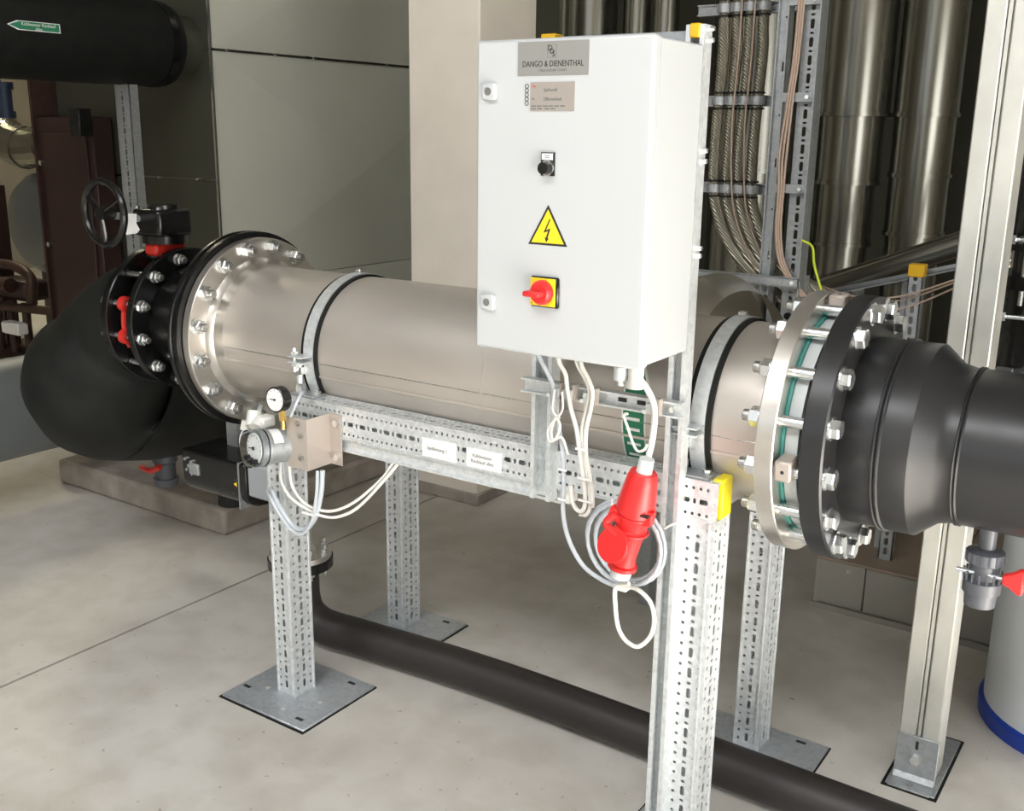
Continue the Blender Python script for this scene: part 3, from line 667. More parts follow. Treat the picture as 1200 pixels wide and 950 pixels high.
t = thing('small_ball_valve', 'small black ball valve with red lever under the black elbow', 'valve', (-3.39, 2.5, .28))
M().cyl((-3.36, 2.5, .40), (-3.36, 2.5, .47), .03, 16).out('nipple', 'blackmet', t)
M().lathe([(0, 0), (0, .045), (.03, .05), (.03, .04), (.09, .04), (.1, .05), (.13, .045), (.13, 0)], (-3.36, 2.5, .27), (0, 0, 1), 20).out('body', 'pvc', t)
M().tube([(-3.43, 2.44, .345), (-3.36, 2.43, .345), (-3.30, 2.43, .372)], .012, 8, 3).out('lever', 'redd', t)

# black actuator with grey terminal housing
t = thing('actuator', 'black drive unit with rounded underside and grey end housing below the left flange', 'actuator', (-2.53, 2.14, .52))
g = M()
pr = [(-.0, .615), (-.0, .53)]
prof = []
for k in range(9):
    a = PI + PI * k / 8; prof.append((0, 2.15 + .085 * math.cos(a), .555 + .06 * math.sin(a)))
prof = [(0, 2.235, .65), (0, 2.065, .65)] + prof
g.prism([(-2.69, y, z) for _, y, z in prof], (.30, 0, 0)); g.out('housing', 'blackmet', t, bev=.008, seg=2)
M().box(-2.42, -2.415, 2.062, 2.238, .50, .652).out('joint_ring', 'galvd', t)
M().box(-2.392, -2.30, 2.075, 2.225, .545, .655).out('terminal_housing', 'greybox', t, bev=.006)
M().cyl((-2.432, 2.064, .580), (-2.432, 2.0625, .580), .009, 3).out('warning_mark', 'signy', t)
for x, z in ((-2.665, .62), (-2.635, .615), (-2.66, .585), (-2.635, .575), (-2.65, .60)): M().cyl((x, 2.066, z), (x, 2.058, z), .0055, 10).out('cover_screw', 'zinc', t)
M().box(-2.645, -2.60, 2.056, 2.066, .575, .612).out('cover_plate', 'galvd', t, bev=.002)
M().box(-2.60, -2.55, 2.18, 2.22, .65, .785).out('bracket', 'galvd', t)
M().cyl((-2.30, 2.10, .60), (-2.265, 2.06, .592), .019, 16).out('gland', 'gland', t)

# ================================================================ SUPPORT FRAME
def leg(x0, y0, z1, label, plate=True, pl=None):
    W, D = .070, .078
    t = thing('support_leg', label, 'support leg', (x0 + W / 2, y0 + D / 2, 0), 'perforated legs of the pipe frame')
    z0 = .009; L = z1 - z0
    c3 = lambda w: [(w * .17, .0038, .0075, .025, .02), (w * .5, .0050, .024, .05, .02), (w * .83, .0038, .0075, .025, .02)]
    M().perf((x0, y0, z0), (1, 0, 0), (0, 0, 1), W, L, c3(W)).out('front_face', 'galv', t, smooth=False, solid=.002)
    M().perf((x0 + W, y0, z0), (0, 1, 0), (0, 0, 1), D, L, c3(D)).out('side_face', 'galv', t, smooth=False, solid=.002)
    M().perf((x0 + W, y0 + D, z0), (-1, 0, 0), (0, 0, 1), W, L, c3(W)).out('back_face', 'galv', t, smooth=False, solid=.002)
    M().perf((x0, y0 + D, z0), (0, -1, 0), (0, 0, 1), D, L, c3(D)).out('side_face', 'galv', t, smooth=False, solid=.002)
    g = M()
    for (x, y) in ((x0, y0), (x0 + W, y0), (x0 + W, y0 + D), (x0, y0 + D)): g.box(x - .0025, x + .0025, y - .0025, y + .0025, z0, z1)
    g.box(x0 + W - .012, x0 + W - .008, y0 - .004, y0, z0, z1)
    g.out('edge_beads', 'galv', t)
    if plate:
        px0, px1, py0, py1 = pl
        p = M().box(px0, px1, py0, py1, 0.001, .009).out('base_plate', 'platez', t, bev=.002)
        M().box(px0 - .006, px1 + .004, py0 - .006, py1 + .004, 0, .0035).out('levelling_pad', 'rubber', p)
        for a, b in ((.25, .35), (.62, .16), (.80, .45)):
            M().cyl((px0 + (px1 - px0) * a, py0 + (py1 - py0) * b, .009), (px0 + (px1 - px0) * a, py0 + (py1 - py0) * b, .0096), .007, 14).out('hole', 'floor', p)
        for a, b in ((.08, .25), (.85, .12), (.80, .9)):
            X, Y = px0 + (px1 - px0) * a, py0 + (py1 - py0) * b
            M().box(X - .014, X + .014, Y - .006, Y + .006, .009, .0096).out('slot', 'ink', p, bev=.003)
    return t
leg(-2.162, 1.955, .815, 'front left perforated galvanized leg beside the gauges, on a square floor plate', pl=(-2.285, -1.945, 1.84, 2.144))
leg(-.878, 1.962, .857, 'front right perforated galvanized leg behind the tall mast', pl=(-1.0, -.68, 1.85, 2.15))
leg(-2.188, 2.49, .857, 'rear left perforated galvanized leg behind the fallen black pipe', pl=(-2.30, -1.965, 2.34, 2.64))
leg(-.925, 2.49, .857, 'rear right perforated galvanized leg left of the broad post', pl=(-1.06, -.70, 2.38, 2.63))

def beam(y0, label, cap):
    x0, x1, z0, z1, D = -2.08, -.80, .857, .942, .060
    t = thing('frame_beam', label, 'beam', ((x0 + x1) / 2, y0 + D / 2, z0), 'perforated beams of the pipe frame')
    L = x1 - x0; H = z1 - z0
    c3 = lambda w: [(w * .13, .0036, .007, .0165, .02), (w * .47, .0058, .020, .042, .022), (w * .81, .0036, .007, .0165, .02)]
    M().perf((x1, y0, z0), (0, 0, 1), (-1, 0, 0), H, L, c3(H)).out('front_face', 'galv', t, smooth=False, solid=.002)
    M().perf((x0, y0, z1), (0, 1, 0), (1, 0, 0), D, L, c3(D)).out('top_face', 'galv', t, smooth=False, solid=.002)
    M().perf((x0, y0 + D, z0), (0, 0, 1), (1, 0, 0), H, L, c3(H)).out('back_face', 'galv', t, smooth=False, solid=.002)
    M().box(x0, x1, y0, y0 + D, z0, z0 + .002).out('bottom_face', 'galv', t)
    g = M()
    for y in (y0, y0 + D):
        for z in (z0, z1): g.box(x0, x1, y - .0025, y + .0025, z - .0025, z + .0025)
    g.out('edge_beads', 'galv', t)
    M().box(x0 - .003, x0, y0, y0 + D, z0, z1).out('end_plate', 'galv', t)
    if cap:
        o = M().box(x1 - .02, x1 + .006, y0 + .012, y0 + D + .004, z0 + .004, z1 + .008).out('end_cap', 'yellow', t, bev=.004)
        o['label'] = 'yellow plastic end cap'
    return t
beam(1.955, 'front perforated galvanized beam under the stainless pipe', True)
beam(2.46, 'rear perforated galvanized beam hidden behind the stainless pipe', False)
for x, nm in ((-2.162, 'left'), (-.878, 'right')):
    o = M().box(x + .01, x + .06, 2.045, 2.455, .862, .903).out('cross_strut', 'galv')
    tag(o, nm + ' cross strut joining the front and rear frame beams under the pipe', 'strut')
# lower strut under the front beam
t = thing('lower_strut', 'plain galvanized channel strut running under the front perforated beam', 'strut', (-1.6, 1.98, .815))
g = M(); g.prism([(-2.085, 1.962, .855), (-2.085, 1.962, .846), (-2.085, 1.968, .842), (-2.085, 1.968, .826), (-2.085, 1.962, .822), (-2.085, 1.962, .815), (-2.085, 2.002, .815), (-2.085, 2.002, .855)], (.905, 0, 0)); g.out('profile', 'galv', t)
M().box(-1.181, -1.165, 1.964, 2.0, .817, .853).out('end_cap', 'cablew', t, bev=.003)
for x in (-1.83, -1.80): M().cyl((x, 1.962, .85), (x, 1.954, .85), .006, 6).out('bolt', 'zinc', t)

# pipe clamps
def clamp(xc, label, w=.034, wr=.058):
    t = thing('pipe_clamp', label, 'pipe clamp', (xc, PY, .84), 'rubber lined pipe clamps')
    M().lathe([(-wr / 2, .203), (-wr / 2, .209), (wr / 2, .209), (wr / 2, .203)], (xc, PY, PZ), (1, 0, 0), 96, close=True).out('rubber_liner', 'rubber', t)
    M().lathe([(-w / 2, .209), (-w / 2, .2125), (w / 2, .2125), (w / 2, .209)], (xc, PY, PZ), (1, 0, 0), 96, close=True).out('strap', 'galv', t)
    for s in (0, 1):
        Y = PY + (.2125 + .018) * (-1 if s == 0 else 1)
        M().box(xc - w / 2 - .022, xc + w / 2, Y - .022, Y + .022, PZ + .006, PZ + .010).out('ear', 'galv', t, bev=.001)
        M().box(xc - w / 2 - .022, xc + w / 2, Y - .022, Y + .022, PZ - .010, PZ - .006).out('ear', 'galv', t, bev=.001)
        b = M().cyl((xc - .028, Y - .004, PZ - .035), (xc - .028, Y - .004, PZ + .03), .0055, 10).out('clamp_bolt', 'zinc', t)
        M().cyl((xc - .028, Y - .004, PZ + .012), (xc - .028, Y - .004, PZ + .021), .011, 6).out('nut', 'zinc', b)
        M().cyl((xc - .028, Y - .004, PZ - .022), (xc - .028, Y - .004, PZ - .013), .011, 6).out('nut', 'zinc', b)
    M().box(xc - .009, xc + .009, PY - .006, PY + .012, PZ + .2125, PZ + .224).out('top_nut', 'zinc', t, bev=.002)
    # threaded support down to the beam
    M().cyl((xc - .030, 1.985, .945), (xc - .030, 1.985, PZ - .012), .0085, 14).out('support_rod', 'galv', t)
    M().cyl((xc - .030, 1.985, .945), (xc - .030, 1.985, .975), .0155, 6).out('lock_nut', 'zinc', t)
    M().cyl((xc - .030, 1.985, 1.0), (xc - .030, 1.985, 1.02), .0145, 6).out('lock_nut', 'zinc', t)
    M().box(xc - .055, xc + .045, 1.960, 2.012, .9445, .950).out('foot_plate', 'galvd', t, bev=.001)
    M().cyl((xc + .028, 1.99, .950), (xc + .028, 1.99, .960), .011, 6).out('foot_bolt', 'zinc', t)
    M().cyl((xc - .01, 2.5, .942), (xc - .01, 2.43, PZ), .0085, 14).out('support_rod', 'galv', t)
clamp(-2.022, 'left rubber-lined steel pipe clamp near the gauges')
clamp(-.872, 'right rubber-lined steel pipe clamp behind the tall mast')

# wrapped green arrow sticker on the pipe under the cabinet
t = thing('green_arrow_sticker', 'green arrow sticker with white markings on the stainless pipe behind the mounting rail', 'sticker', (-1.03, 2.0, 1.05))
def wrap(x0, x1, a0, a1, r, m, nm, par, n=14, taper=None):
    g = M(); rows = []
    for i in range(n + 1):
        a = a0 + (a1 - a0) * i / n; f = i / n; sh = (taper(f) if taper else 1.0); xm = (x0 + x1) / 2; hw_ = (x1 - x0) / 2 * sh
        rows.append([g.bm.verts.new((x, PY + r * math.cos(a), PZ + r * math.sin(a))) for x in (xm - hw_, xm + hw_)])
    for a, b in zip(rows, rows[1:]): g.bm.faces.new((a[0], a[1], b[1], b[0]))
    return g.out(nm, m, par)
wrap(-1.058, -.998, PI - .62, PI + .60, .2037, 'label', 'border', t, taper=lambda f: min(1, f * 4 + .15))
wrap(-1.054, -1.002, PI - .57, PI + .58, .2041, 'green', 'face', t, taper=lambda f: min(1, f * 4 + .15))
for a in (PI - .22, PI + .02, PI + .14, PI + .32, PI + .47): wrap(-1.046, -1.012, a, a + .035, .2045, 'label', 'marking', t, 2)

# ================================================================ MASTS, RAIL, CABINET
def strut_c(x0, x1, y0, y1, z0, z1, o, m='galv'):
    # C profile open to -Y with inward lips
    l, k = .010, .0025
    g = M()
    g.prism([(x0, y0, z0), (x0 + l, y0, z0), (x0 + l, y0 + .007, z0), (x0 + l - k, y0 + .007, z0), (x0 + l - k, y0 + k, z0), (x0 + k, y0 + k, z0), (x0 + k, y1 - k, z0), (x1 - k, y1 - k, z0),
             (x1 - k, y0 + k, z0), (x1 - l + k, y0 + k, z0), (x1 - l + k, y0 + .007, z0), (x1 - l, y0 + .007, z0), (x1 - l, y0, z0), (x1, y0, z0), (x1, y1, z0), (x0, y1, z0)], (0, 0, z1 - z0))
    return g.out('profile', m, o)
t = thing('cabinet_mast', 'tall galvanized channel mast at the right of the cabinet reaching down past the frame', 'mast', (-.895, 1.944, 0))
strut_c(-.916, -.877, 1.9255, 1.9605, .0095, 1.853, t)
c = M().box(-.9065, -.8865, 1.921, 1.957, 1.829, 1.855).out('end_cap', 'yellowo', t, bev=.002)
for z in (1.846, 1.825, 1.62, 1.60, 1.43, 1.415): M().cyl((-.877, 1.95, z), (-.868, 1.95, z), .005, 6).out('bolt', 'zinc', t)
t = thing('cabinet_mast', 'short galvanized channel mast at the left behind the cabinet ending below the front beam', 'mast', (-1.227, 1.944, .828))
strut_c(-1.252, -1.199, 1.9255, 1.9605, .828, 1.838, t)
M().box(-1.243, -1.208, 1.921, 1.957, 1.80, 1.848).out('end_cap', 'yellowo', t, bev=.002)
o = M().box(-1.199, -.917, 1.930, 1.956, 1.80, 1.842).out('cabinet_rail', 'galvd'); tag(o, 'upper galvanized cross rail joining the two masts behind the cabinet top', 'rail')
t = thing('mounting_rail', 'short horizontal galvanized rail with lips below the cabinet carrying cable clips', 'rail', (-1.06, 1.91, 1.085))
g = M(); g.prism([(-1.265, 1.900, 1.118), (-1.265, 1.900, 1.114), (-1.265, 1.918, 1.114), (-1.265, 1.918, 1.089), (-1.265, 1.900, 1.089), (-1.265, 1.900, 1.085), (-1.265, 1.924, 1.085), (-1.265, 1.924, 1.118)], (.394, 0, 0)); g.out('profile', 'galv', t)
for x in (-1.025, -.98): M().box(x, x + .02, 1.9165, 1.9185, 1.097, 1.106).out('slot', 'ink', t)
M().cyl((-.895, 1.918, 1.10), (-.895, 1.908, 1.10), .007, 6).out('bolt', 'zinc', t)
for x, nm in ((-1.165, 'leftmost'), (-1.132, 'second from left'), (-1.080, 'third from left'), (-.930, 'rightmost')):
    t = thing('cable_clip', nm + ' metal saddle clip holding cables on the mounting rail', 'cable clip', (x, 1.89, 1.10), 'cable clips on the mounting rail')
    g = M(); g.prism([(x - .014, 1.900, 1.09), (x - .012, 1.882, 1.09), (x + .012, 1.882, 1.09), (x + .014, 1.900, 1.09), (x + .011, 1.900, 1.09), (x + .010, 1.885, 1.09), (x - .010, 1.885, 1.09), (x - .011, 1.900, 1.09)], (0, 0, .022)); g.out('saddle', 'gland', t)
    M().box(x + .012, x + .018, 1.884, 1.90, 1.088, 1.124).out('shoe', 'brk', t)
    M().cyl((x - .017, 1.90, 1.093), (x - .017, 1.884, 1.093), .005, 8).out('screw', 'zinc', t)

# cabinet
cb = thing('control_cabinet', 'white powder-coated electrical control cabinet mounted on masts in front of the pipe', 'electrical cabinet', (-1.065, 1.82, 1.22))
M().box(-1.250, -.8765, 1.7440, 1.925, 1.224, 1.816).out('body', 'white', cb, bev=.004, seg=2)
M().box(-1.245, -.882, 1.7390, 1.7445, 1.234, 1.806).out('door_seal', 'ink', cb)
dr = M().box(-1.2555, -.872, 1.714, 1.7395, 1.220, 1.820).out('door', 'white', cb, bev=.006, seg=3)
Yd = 1.714
for zz in (1.7255, 1.317):
    l = M().box(-1.236, -1.205, Yd - .011, Yd + .002, zz - .016, zz + .016).out('lock', 'white', dr, bev=.003)
    M().cyl((-1.2205, Yd - .0125, zz), (-1.2205, Yd - .010, zz), .0075, 18).out('keyhole', 'inkgrey', l)
np_ = M().box(-1.158, -1.004, Yd - .0015, Yd + .001, 1.753, 1.8135).out('name_plate', 'plate', dr)
rp = M().box(-1.129, -1.032, Yd - .0015, Yd + .001, 1.6895, 1.7415).out('rating_plate', 'plate2', dr)
Yt = Yd - .0017
text('DANGO & DIENENTHAL', .0152, -1.081, Yt, 1.7735, np_, sx=.80)
text('Filtertechnik GmbH', .0075, -1.080, Yt, 1.7625, np_, 'inkgrey')
text('D', .0145, -1.0865, Yt, 1.8010, np_); text('D', .0130, -1.0825, Yt - .0003, 1.7955, np_); text('S', .0135, -1.0785, Yt - .0006, 1.7905, np_)
g = M()
for a, b, c_, d in ((-1.0925, -1.0725, 1.8075, 1.8079), (-1.0925, -1.0725, 1.7845, 1.7849), (-1.0925, -1.0921, 1.7845, 1.8079), (-1.0729, -1.0725, 1.7845, 1.8079)): g.box(a, b, Yt - .0002, Yt + .0004, c_, d)
g.out('emblem_frame', 'inkgrey', np_)
text('Spülventil', .0095, -1.099, Yt, 1.7275, rp, 'inkgrey', align='LEFT', sx=.8)
text('Differenzdruck', .0095, -1.099, Yt, 1.7110, rp, 'inkgrey', align='LEFT', sx=.7)
text('Typ', .006, -1.126, Yt, 1.7345, rp, 'redd', align='LEFT'); text('Nr.', .006, -1.126, Yt, 1.7115, rp, 'inkgrey', align='LEFT')
for z, xs in ((1.6985, (-1.126, -1.113, -1.1, -1.088, -1.075, -1.062)), (1.6935, (-1.126, -1.112, -1.096, -1.083))):
    for x in xs: M().box(x, x + .010, Yt - .0002, Yt + .0003, z - .0012, z + .0012).out('print_dash', 'inkgrey', rp)
for k in range(5):
    M().lathe([(0, .0028), (0, .0046), (.0008, .0046), (.0008, .0028)], (-1.1375, Yd, 1.7345 - k * .0078), (0, -1, 0), 16, close=True).out('stamp_ring', 'inkgrey', dr)
sw = M().box(-1.1005, -1.071, Yd - .004, Yd + .001, 1.571, 1.6145).out('selector_switch', 'blackmet', dr)
lb = M().box(-1.0985, -1.0735, Yd - .0048, Yd - .0038, 1.6005, 1.6125).out('legend_plate', 'label', sw)
M().box(-1.092, -1.080, Yd - .0051, Yd - .0047, 1.6075, 1.6088).out('legend_line', 'inkgrey', sw); M().box(-1.091, -1.081, Yd - .0051, Yd - .0047, 1.6042, 1.6055).out('legend_line', 'inkgrey', sw)
M().lathe([(0, .0125), (.004, .0125), (.004, .0145), (.0, .0145)], (-1.0855, Yd - .004, 1.5855), (0, -1, 0), 28, close=True).out('bezel', 'zinc', sw)
M().cyl((-1.0855, Yd - .004, 1.5855), (-1.0855, Yd - .022, 1.5855), .0125, 24, .0112).out('knob', 'blackmet', sw)
def tri(cx, cz, s, y, m, nm, par):
    g = M(); g.prism([(cx - s / 2, y, cz - s * .2887), (cx + s / 2, y, cz - s * .2887), (cx, y, cz + s * .5774)], (0, .0008, 0)); return g.out(nm, m, par, smooth=False)
ws = tri(-1.0838, 1.4655, .089, Yd - .0008, 'ink', 'warning_sticker', dr)
tri(-1.0838, 1.4655, .074, Yd - .0013, 'signy', 'yellow_field', ws)
g = M(); q = [(.004, .024), (-.009, -.003), (.0015, .001), (-.0035, -.0125), (-.0065, -.0115), (-.0025, -.021), (.0035, -.0125), (.0002, -.0132), (.0065, .0062), (-.0035, .0022), (.0065, .024)]
g.prism([(-1.0838 + a, Yd - .0018, 1.4665 + b) for a, b in q], (0, .0006, 0)); g.out('lightning_bolt', 'ink', ws, smooth=False)
ms = M().box(-1.1175, -1.0535, Yd - .008, Yd + .001, 1.3195, 1.3795).out('main_switch', 'blackmet', dr, bev=.003)
M().box(-1.1160, -1.0585, Yd - .0095, Yd - .0078, 1.3225, 1.3770).out('yellow_face', 'signy', ms, bev=.0005)
M().lathe([(0, 0), (0, .0245), (.008, .0240), (.014, .021), (.016, .019), (.016, 0)], (-1.0870, Yd - .0095, 1.3495), (0, -1, 0), 36).out('knob_base', 'red', ms)
g = M(); c0 = Vector((-1.087, Yd - .0235, 1.3495))
g.obox(c0 + Vector((-.003, -.010, 0)), ((1, 0, 0), (0, 1, 0), (0, 0, 1)), .019, .017, .0055); g.out('grip', 'red', ms, bev=.004, seg=2)
M().cyl((-1.071, Yd - .024, 1.3495), (-1.071, Yd - .0255, 1.3495), .0025, 10).out('padlock_hole', 'ink', ms)
text('I', .006, -1.0795, Yd - .0098, 1.3742, ms); text('0', .006, -1.112, Yd - .0098, 1.3265, ms)
# glands below the cabinet
for x, y, r in ((-1.208, 1.86, .010), (-1.158, 1.86, .010), (-1.118, 1.86, .010), (-1.104, 1.88, .010)):
    M().cyl((x, y, 1.224), (x, y, 1.205), r, 12).out('cable_gland', 'gland', cb)
g1 = M(); g1.cyl((-.985, 1.85, 1.224), (-.985, 1.85, 1.185), .011, 20); g1.cyl((-.985, 1.85, 1.190), (-.985, 1.85, 1.162), .0155, 20); g1.cyl((-.985, 1.85, 1.165), (-.985, 1.85, 1.150), .007, 12); g1.out('cable_gland', 'gland', cb)
g1 = M(); g1.cyl((-.951, 1.85, 1.224), (-.951, 1.85, 1.196), .021, 6); g1.cyl((-.951, 1.85, 1.198), (-.951, 1.85, 1.176), .0165, 20); g1.cyl((-.951, 1.85, 1.180), (-.951, 1.85, 1.150), .0145, 20, .019); g1.out('cable_gland', 'cablew', cb)

# ---------------------------------------------------------------- cables below the cabinet
def cable(pts, r, label, m='cablew', name='cable', n=8, grp=None, k=6, cat='cable'):
    o = M().tube(pts, r, n, k).out(name, m); return tag(o, label, cat, grp)
def xy(seq, y): return [(a, y, b) for a, b in seq]
cable(xy([(-1.208, 1.206), (-1.202, 1.180), (-1.182, 1.150), (-1.166, 1.123), (-1.163, 1.085), (-1.150, 1.040), (-1.136, .983), (-1.130, .916), (-1.129, .836)], 1.874) +
      [(-1.113, 1.874, .775), (-1.079, 1.878, .722), (-1.035, 1.878, .700), (-.99, 1.875, .694), (-.955, 1.875, .700)], .0052, 'grey cable dropping left of the coil from the leftmost clip', 'cable')
cable(xy([(-1.158, 1.206), (-1.150, 1.172), (-1.134, 1.148), (-1.128, 1.115), (-1.117, 1.073), (-1.102, 1.030), (-1.093, .985), (-1.082, .926), (-1.075, .880), (-1.078, .852), (-1.092, .846), (-1.106, .862), (-1.112, .90)], 1.876), .0050,
      'white cable from the second gland looping up below the beam')
cable(xy([(-1.118, 1.206), (-1.108, 1.170), (-1.090, 1.146), (-1.077, 1.118), (-1.083, 1.079), (-1.092, 1.030), (-1.086, .973), (-1.071, .907), (-1.066, .86), (-1.075, .838), (-1.092, .835)], 1.884), .0050,
      'left one of the paired white cables under the third clip')
cable(xy([(-1.104, 1.206), (-1.096, 1.170), (-1.080, 1.146), (-1.068, 1.118), (-1.071, 1.080), (-1.080, 1.031), (-1.078, .973), (-1.062, .907), (-1.058, .86)], 1.880), .0050, 'right one of the paired white cables under the third clip')
cable(xy([(-1.152, 1.115), (-1.155, 1.071), (-1.143, 1.056), (-1.130, 1.075), (-1.133, 1.112)], 1.862), .0026, 'thin white loop of cord hanging from the mounting rail')
cable(xy([(-1.136, 1.055), (-1.150, 1.045), (-1.165, 1.018), (-1.160, .998), (-1.145, 1.005), (-1.134, 1.035), (-1.146, 1.052), (-1.156, 1.020), (-1.150, 1.002), (-1.128, 1.01), (-1.112, .975)], 1.860), .0030, 'white cord tied in a knot over the left cable')
cable([(-.951, 1.85, 1.155), (-.944, 1.852, 1.168), (-.930, 1.86, 1.150), (-.920, 1.872, 1.120), (-.917, 1.876, 1.09), (-.915, 1.868, 1.05), (-.916, 1.86, 1.02), (-.918, 1.845, .985)], .0068, 'thick white cable running down into the red plug')
cable(xy([(-.918, 1.035), (-.926, 1.022), (-.940, 1.018), (-.952, 1.035), (-.965, 1.065), (-.975, 1.088), (-.966, 1.093)], 1.85), .0030, 'short white wire end curling beside the plug cable')
for x, z, w_, nm in ((-1.130, .935, .011, 'upper white tie on the single grey cable left'), (-1.129, .866, .011, 'lower white tie on the single grey cable left'), (-1.085, .99, .013, 'topmost white tie around the white cable bundle'), (-1.072, .925, .018, 'middle white tie around the white cable bundle'), (-1.070, .875, .018, 'lowest white tie around the white cable bundle')):
    t = M().box(x - w_, x + w_, 1.866, 1.869, z - .0025, z + .0025).out('cable_tie', 'label')
    tag(t, nm, 'cable tie', 'white cable ties')

# coil
cc = Vector((-.982, 1.895, .79))
for i, (rx, rz, dy, dx) in enumerate(((.096, .096, 0, 0), (.090, .092, -.012, .002), (.084, .086, .008, .004), (.079, .081, -.006, .008))):
    P = [cc + Vector((dx + rx * math.cos(a), dy, rz * math.sin(a))) for a in [2 * PI * k / 24 for k in range(25)]]
    o = M().tube(P, .0045, 8, 1, caps=False).out('coil_turn', 'cable')
    tag(o, ['outermost', 'second', 'third', 'innermost'][i] + ' turn of the coiled grey cable behind the red plug', 'cable', 'turns of the cable coil')
cable([(-.930, 1.82, .735), (-.966, 1.83, .715), (-.970, 1.84, .66), (-.966, 1.85, .61), (-.945, 1.85, .585), (-.915, 1.85, .582), (-.893, 1.86, .61), (-.887, 1.86, .65), (-.897, 1.86, .685), (-.925, 1.86, .706), (-.955, 1.865, .706), (-.99, 1.87, .697)], .0050, 'white cable hanging in a drooping loop below the red plug')
cable([(-.893, 1.90, .842), (-.880, 1.905, .852), (-.862, 1.92, .858)], .0025, 'thin white wire from the coil to the tall mast')
t = M().box(-1.012, -1.008, 1.878, 1.912, .862, .888).out('cable_tie', 'label'); tag(t, 'white cable tie closing the top of the cable coil', 'cable tie')
t = M().box(-.985, -.962, 1.868, 1.912, .688, .699).out('cable_tie', 'label'); tag(t, 'white cable tie closing the bottom of the cable coil', 'cable tie')

# red CEE plug and coupling
pg = thing('red_plug_coupling', 'red industrial plug connected to a red socket with hinged round lid', 'plug', (-.92, 1.82, .86))
ax = Vector((-.052, 0, -.28)).normalized(); top = Vector((-.905, 1.82, 1.0))
M().lathe([(-.016, .0), (-.016, .0155), (.012, .0165), (.020, .020), (.020, 0)], top, ax, 24).out('cable_nut', 'gland', pg)
M().lathe([(.012, 0), (.014, .028), (.022, .031), (.028, .0325), (.085, .0405), (.094, .0415), (.096, .040)], top, ax, 36).out('plug_body', 'red', pg)
M().lathe([(.094, .0415), (.102, .0415), (.106, .036), (.112, .036), (.118, .0345), (.140, .032), (.142, .034), (.150, .034), (.153, .030), (.205, .0245), (.225, .0255), (.228, .031), (.236, .031), (.238, .024)], top, ax, 36).out('socket_body', 'red', pg)
M().lathe([(.236, .025), (.258, .022), (.26, 0)], top, ax, 12).out('cable_nut', 'gland', pg)
o_, u_, v3 = basis(ax)
# rib rings and locking lugs on the collar
for tt_ in (.104, .110, .146): M().lathe([(tt_ - .0015, .036), (tt_ - .0015, .0395), (tt_ + .0015, .0395), (tt_ + .0015, .036)], top, ax, 36, close=True).out('collar_ring', 'red', pg)
M().obox(top + ax * .108 + Vector((.036, -.01, 0)), (ax, (1, 0, 0), (0, 1, 0)), .016, .012, .010).out('lock_lug', 'red', pg, bev=.002)
M().obox(top + ax * .098 + Vector((.030, -.028, .0)), ((1, 0, 0), (0, 1, 0), (0, 0, 1)), .014, .004, .0025).out('slot', 'ink', pg)
# hinged lid
hp = top + ax * .118 + Vector((-.030, -.018, 0))
M().obox(hp + Vector((.004, 0, .008)), ((1, 0, -.35), (0, 1, 0), (.35, 0, 1)), .018, .012, .014).out('hinge', 'red', pg, bev=.003)
lc = Vector((-.945, 1.772, .834))
M().tube([hp + Vector((.002, -.008, .01)), hp + Vector((-.014, -.018, -.012)), lc + Vector((.006, .006, .02))], .0085, 10, 4).out('hinge_arm', 'red', pg)
ld = Vector((-.12, -.93, .30)).normalized()
M().lathe([(-.014, 0), (-.014, .030), (-.010, .0345), (-.002, .0375), (.004, .0375), (.006, .0355), (.006, 0)], lc, ld, 36).out('lid', 'red', pg)

# ---------------------------------------------------------------- labels on the beam
for x0, x1, lines, lab in ((-1.596, -1.490, ['Spülleitung 1'], 'left white engraved label on the front beam'), (-1.457, -1.353, ['Kühlwasser', 'Rücklauf alles'], 'right white engraved label on the front beam, with two lines')):
    t = thing('name_label', lab, 'label', ((x0 + x1) / 2, 1.955, .857), 'white labels on the beam')
    M().box(x0, x1, 1.953, 1.957, .857, .908).out('card', 'label', t, bev=.0008)
    g = M(); g.box(x0 - .005, x1 + .005, 1.957, 1.9615, .853, .912); g.out('holder', 'galvd', t)
    for i, s in enumerate(lines): text(s, .0125, (x0 + x1) / 2 - .004, 1.9526, .883 + (.0065 if len(lines) > 1 else 0) - i * .014, t, 'inkgrey')

# ---------------------------------------------------------------- gauges
br = thing('gauge_bracket', 'beige painted angled sheet bracket bolted to the left end of the front beam', 'bracket', (-1.92, 1.92, .78))
g = M(); g.prism([(-1.985, 1.868, .778), (-1.914, 1.868, .778), (-1.914, 1.954, .778), (-1.870, 1.954, .778), (-1.870, 1.951, .778), (-1.911, 1.951, .778), (-1.911, 1.865, .778), (-1.985, 1.865, .778)], (0, 0, .140)); g.out('sheet', 'brk', br)
for x, y, z in ((-1.886, 1.951, .896), (-1.886, 1.951, .800)): M().cyl((x, y, z), (x, y - .008, z), .009, 14).out('bolt', 'zinc', br)
for x, y, z in ((-1.93, 1.865, .872), (-1.93, 1.865, .812), (-1.94, 1.865, .905)): M().cyl((x, y, z), (x, y - .010, z), .006, 8).out('screw', 'thread', br)
dg = thing('differential_gauge', 'large clear-cased differential pressure gauge in front of the bracket', 'gauge', (-2.035, 1.82, .84))
gd = Vector((-.30, -.92, .06)).normalized(); gc = Vector((-2.035, 1.80, .835))
M().lathe([(-.085, 0), (-.085, .044), (-.03, .047), (-.028, .050), (-.020, .050)], gc, gd, 40).out('housing', 'galvd', dg)
M().lathe([(-.020, .0505), (.022, .0505), (.024, .0475), (.024, 0)], gc, gd, 40).out('clear_cover', 'clear', dg)
dl = M().lathe([(.000, 0), (.000, .0385), (.002, .0385), (.002, 0)], gc, gd, 40).out('dial', 'label', dg)
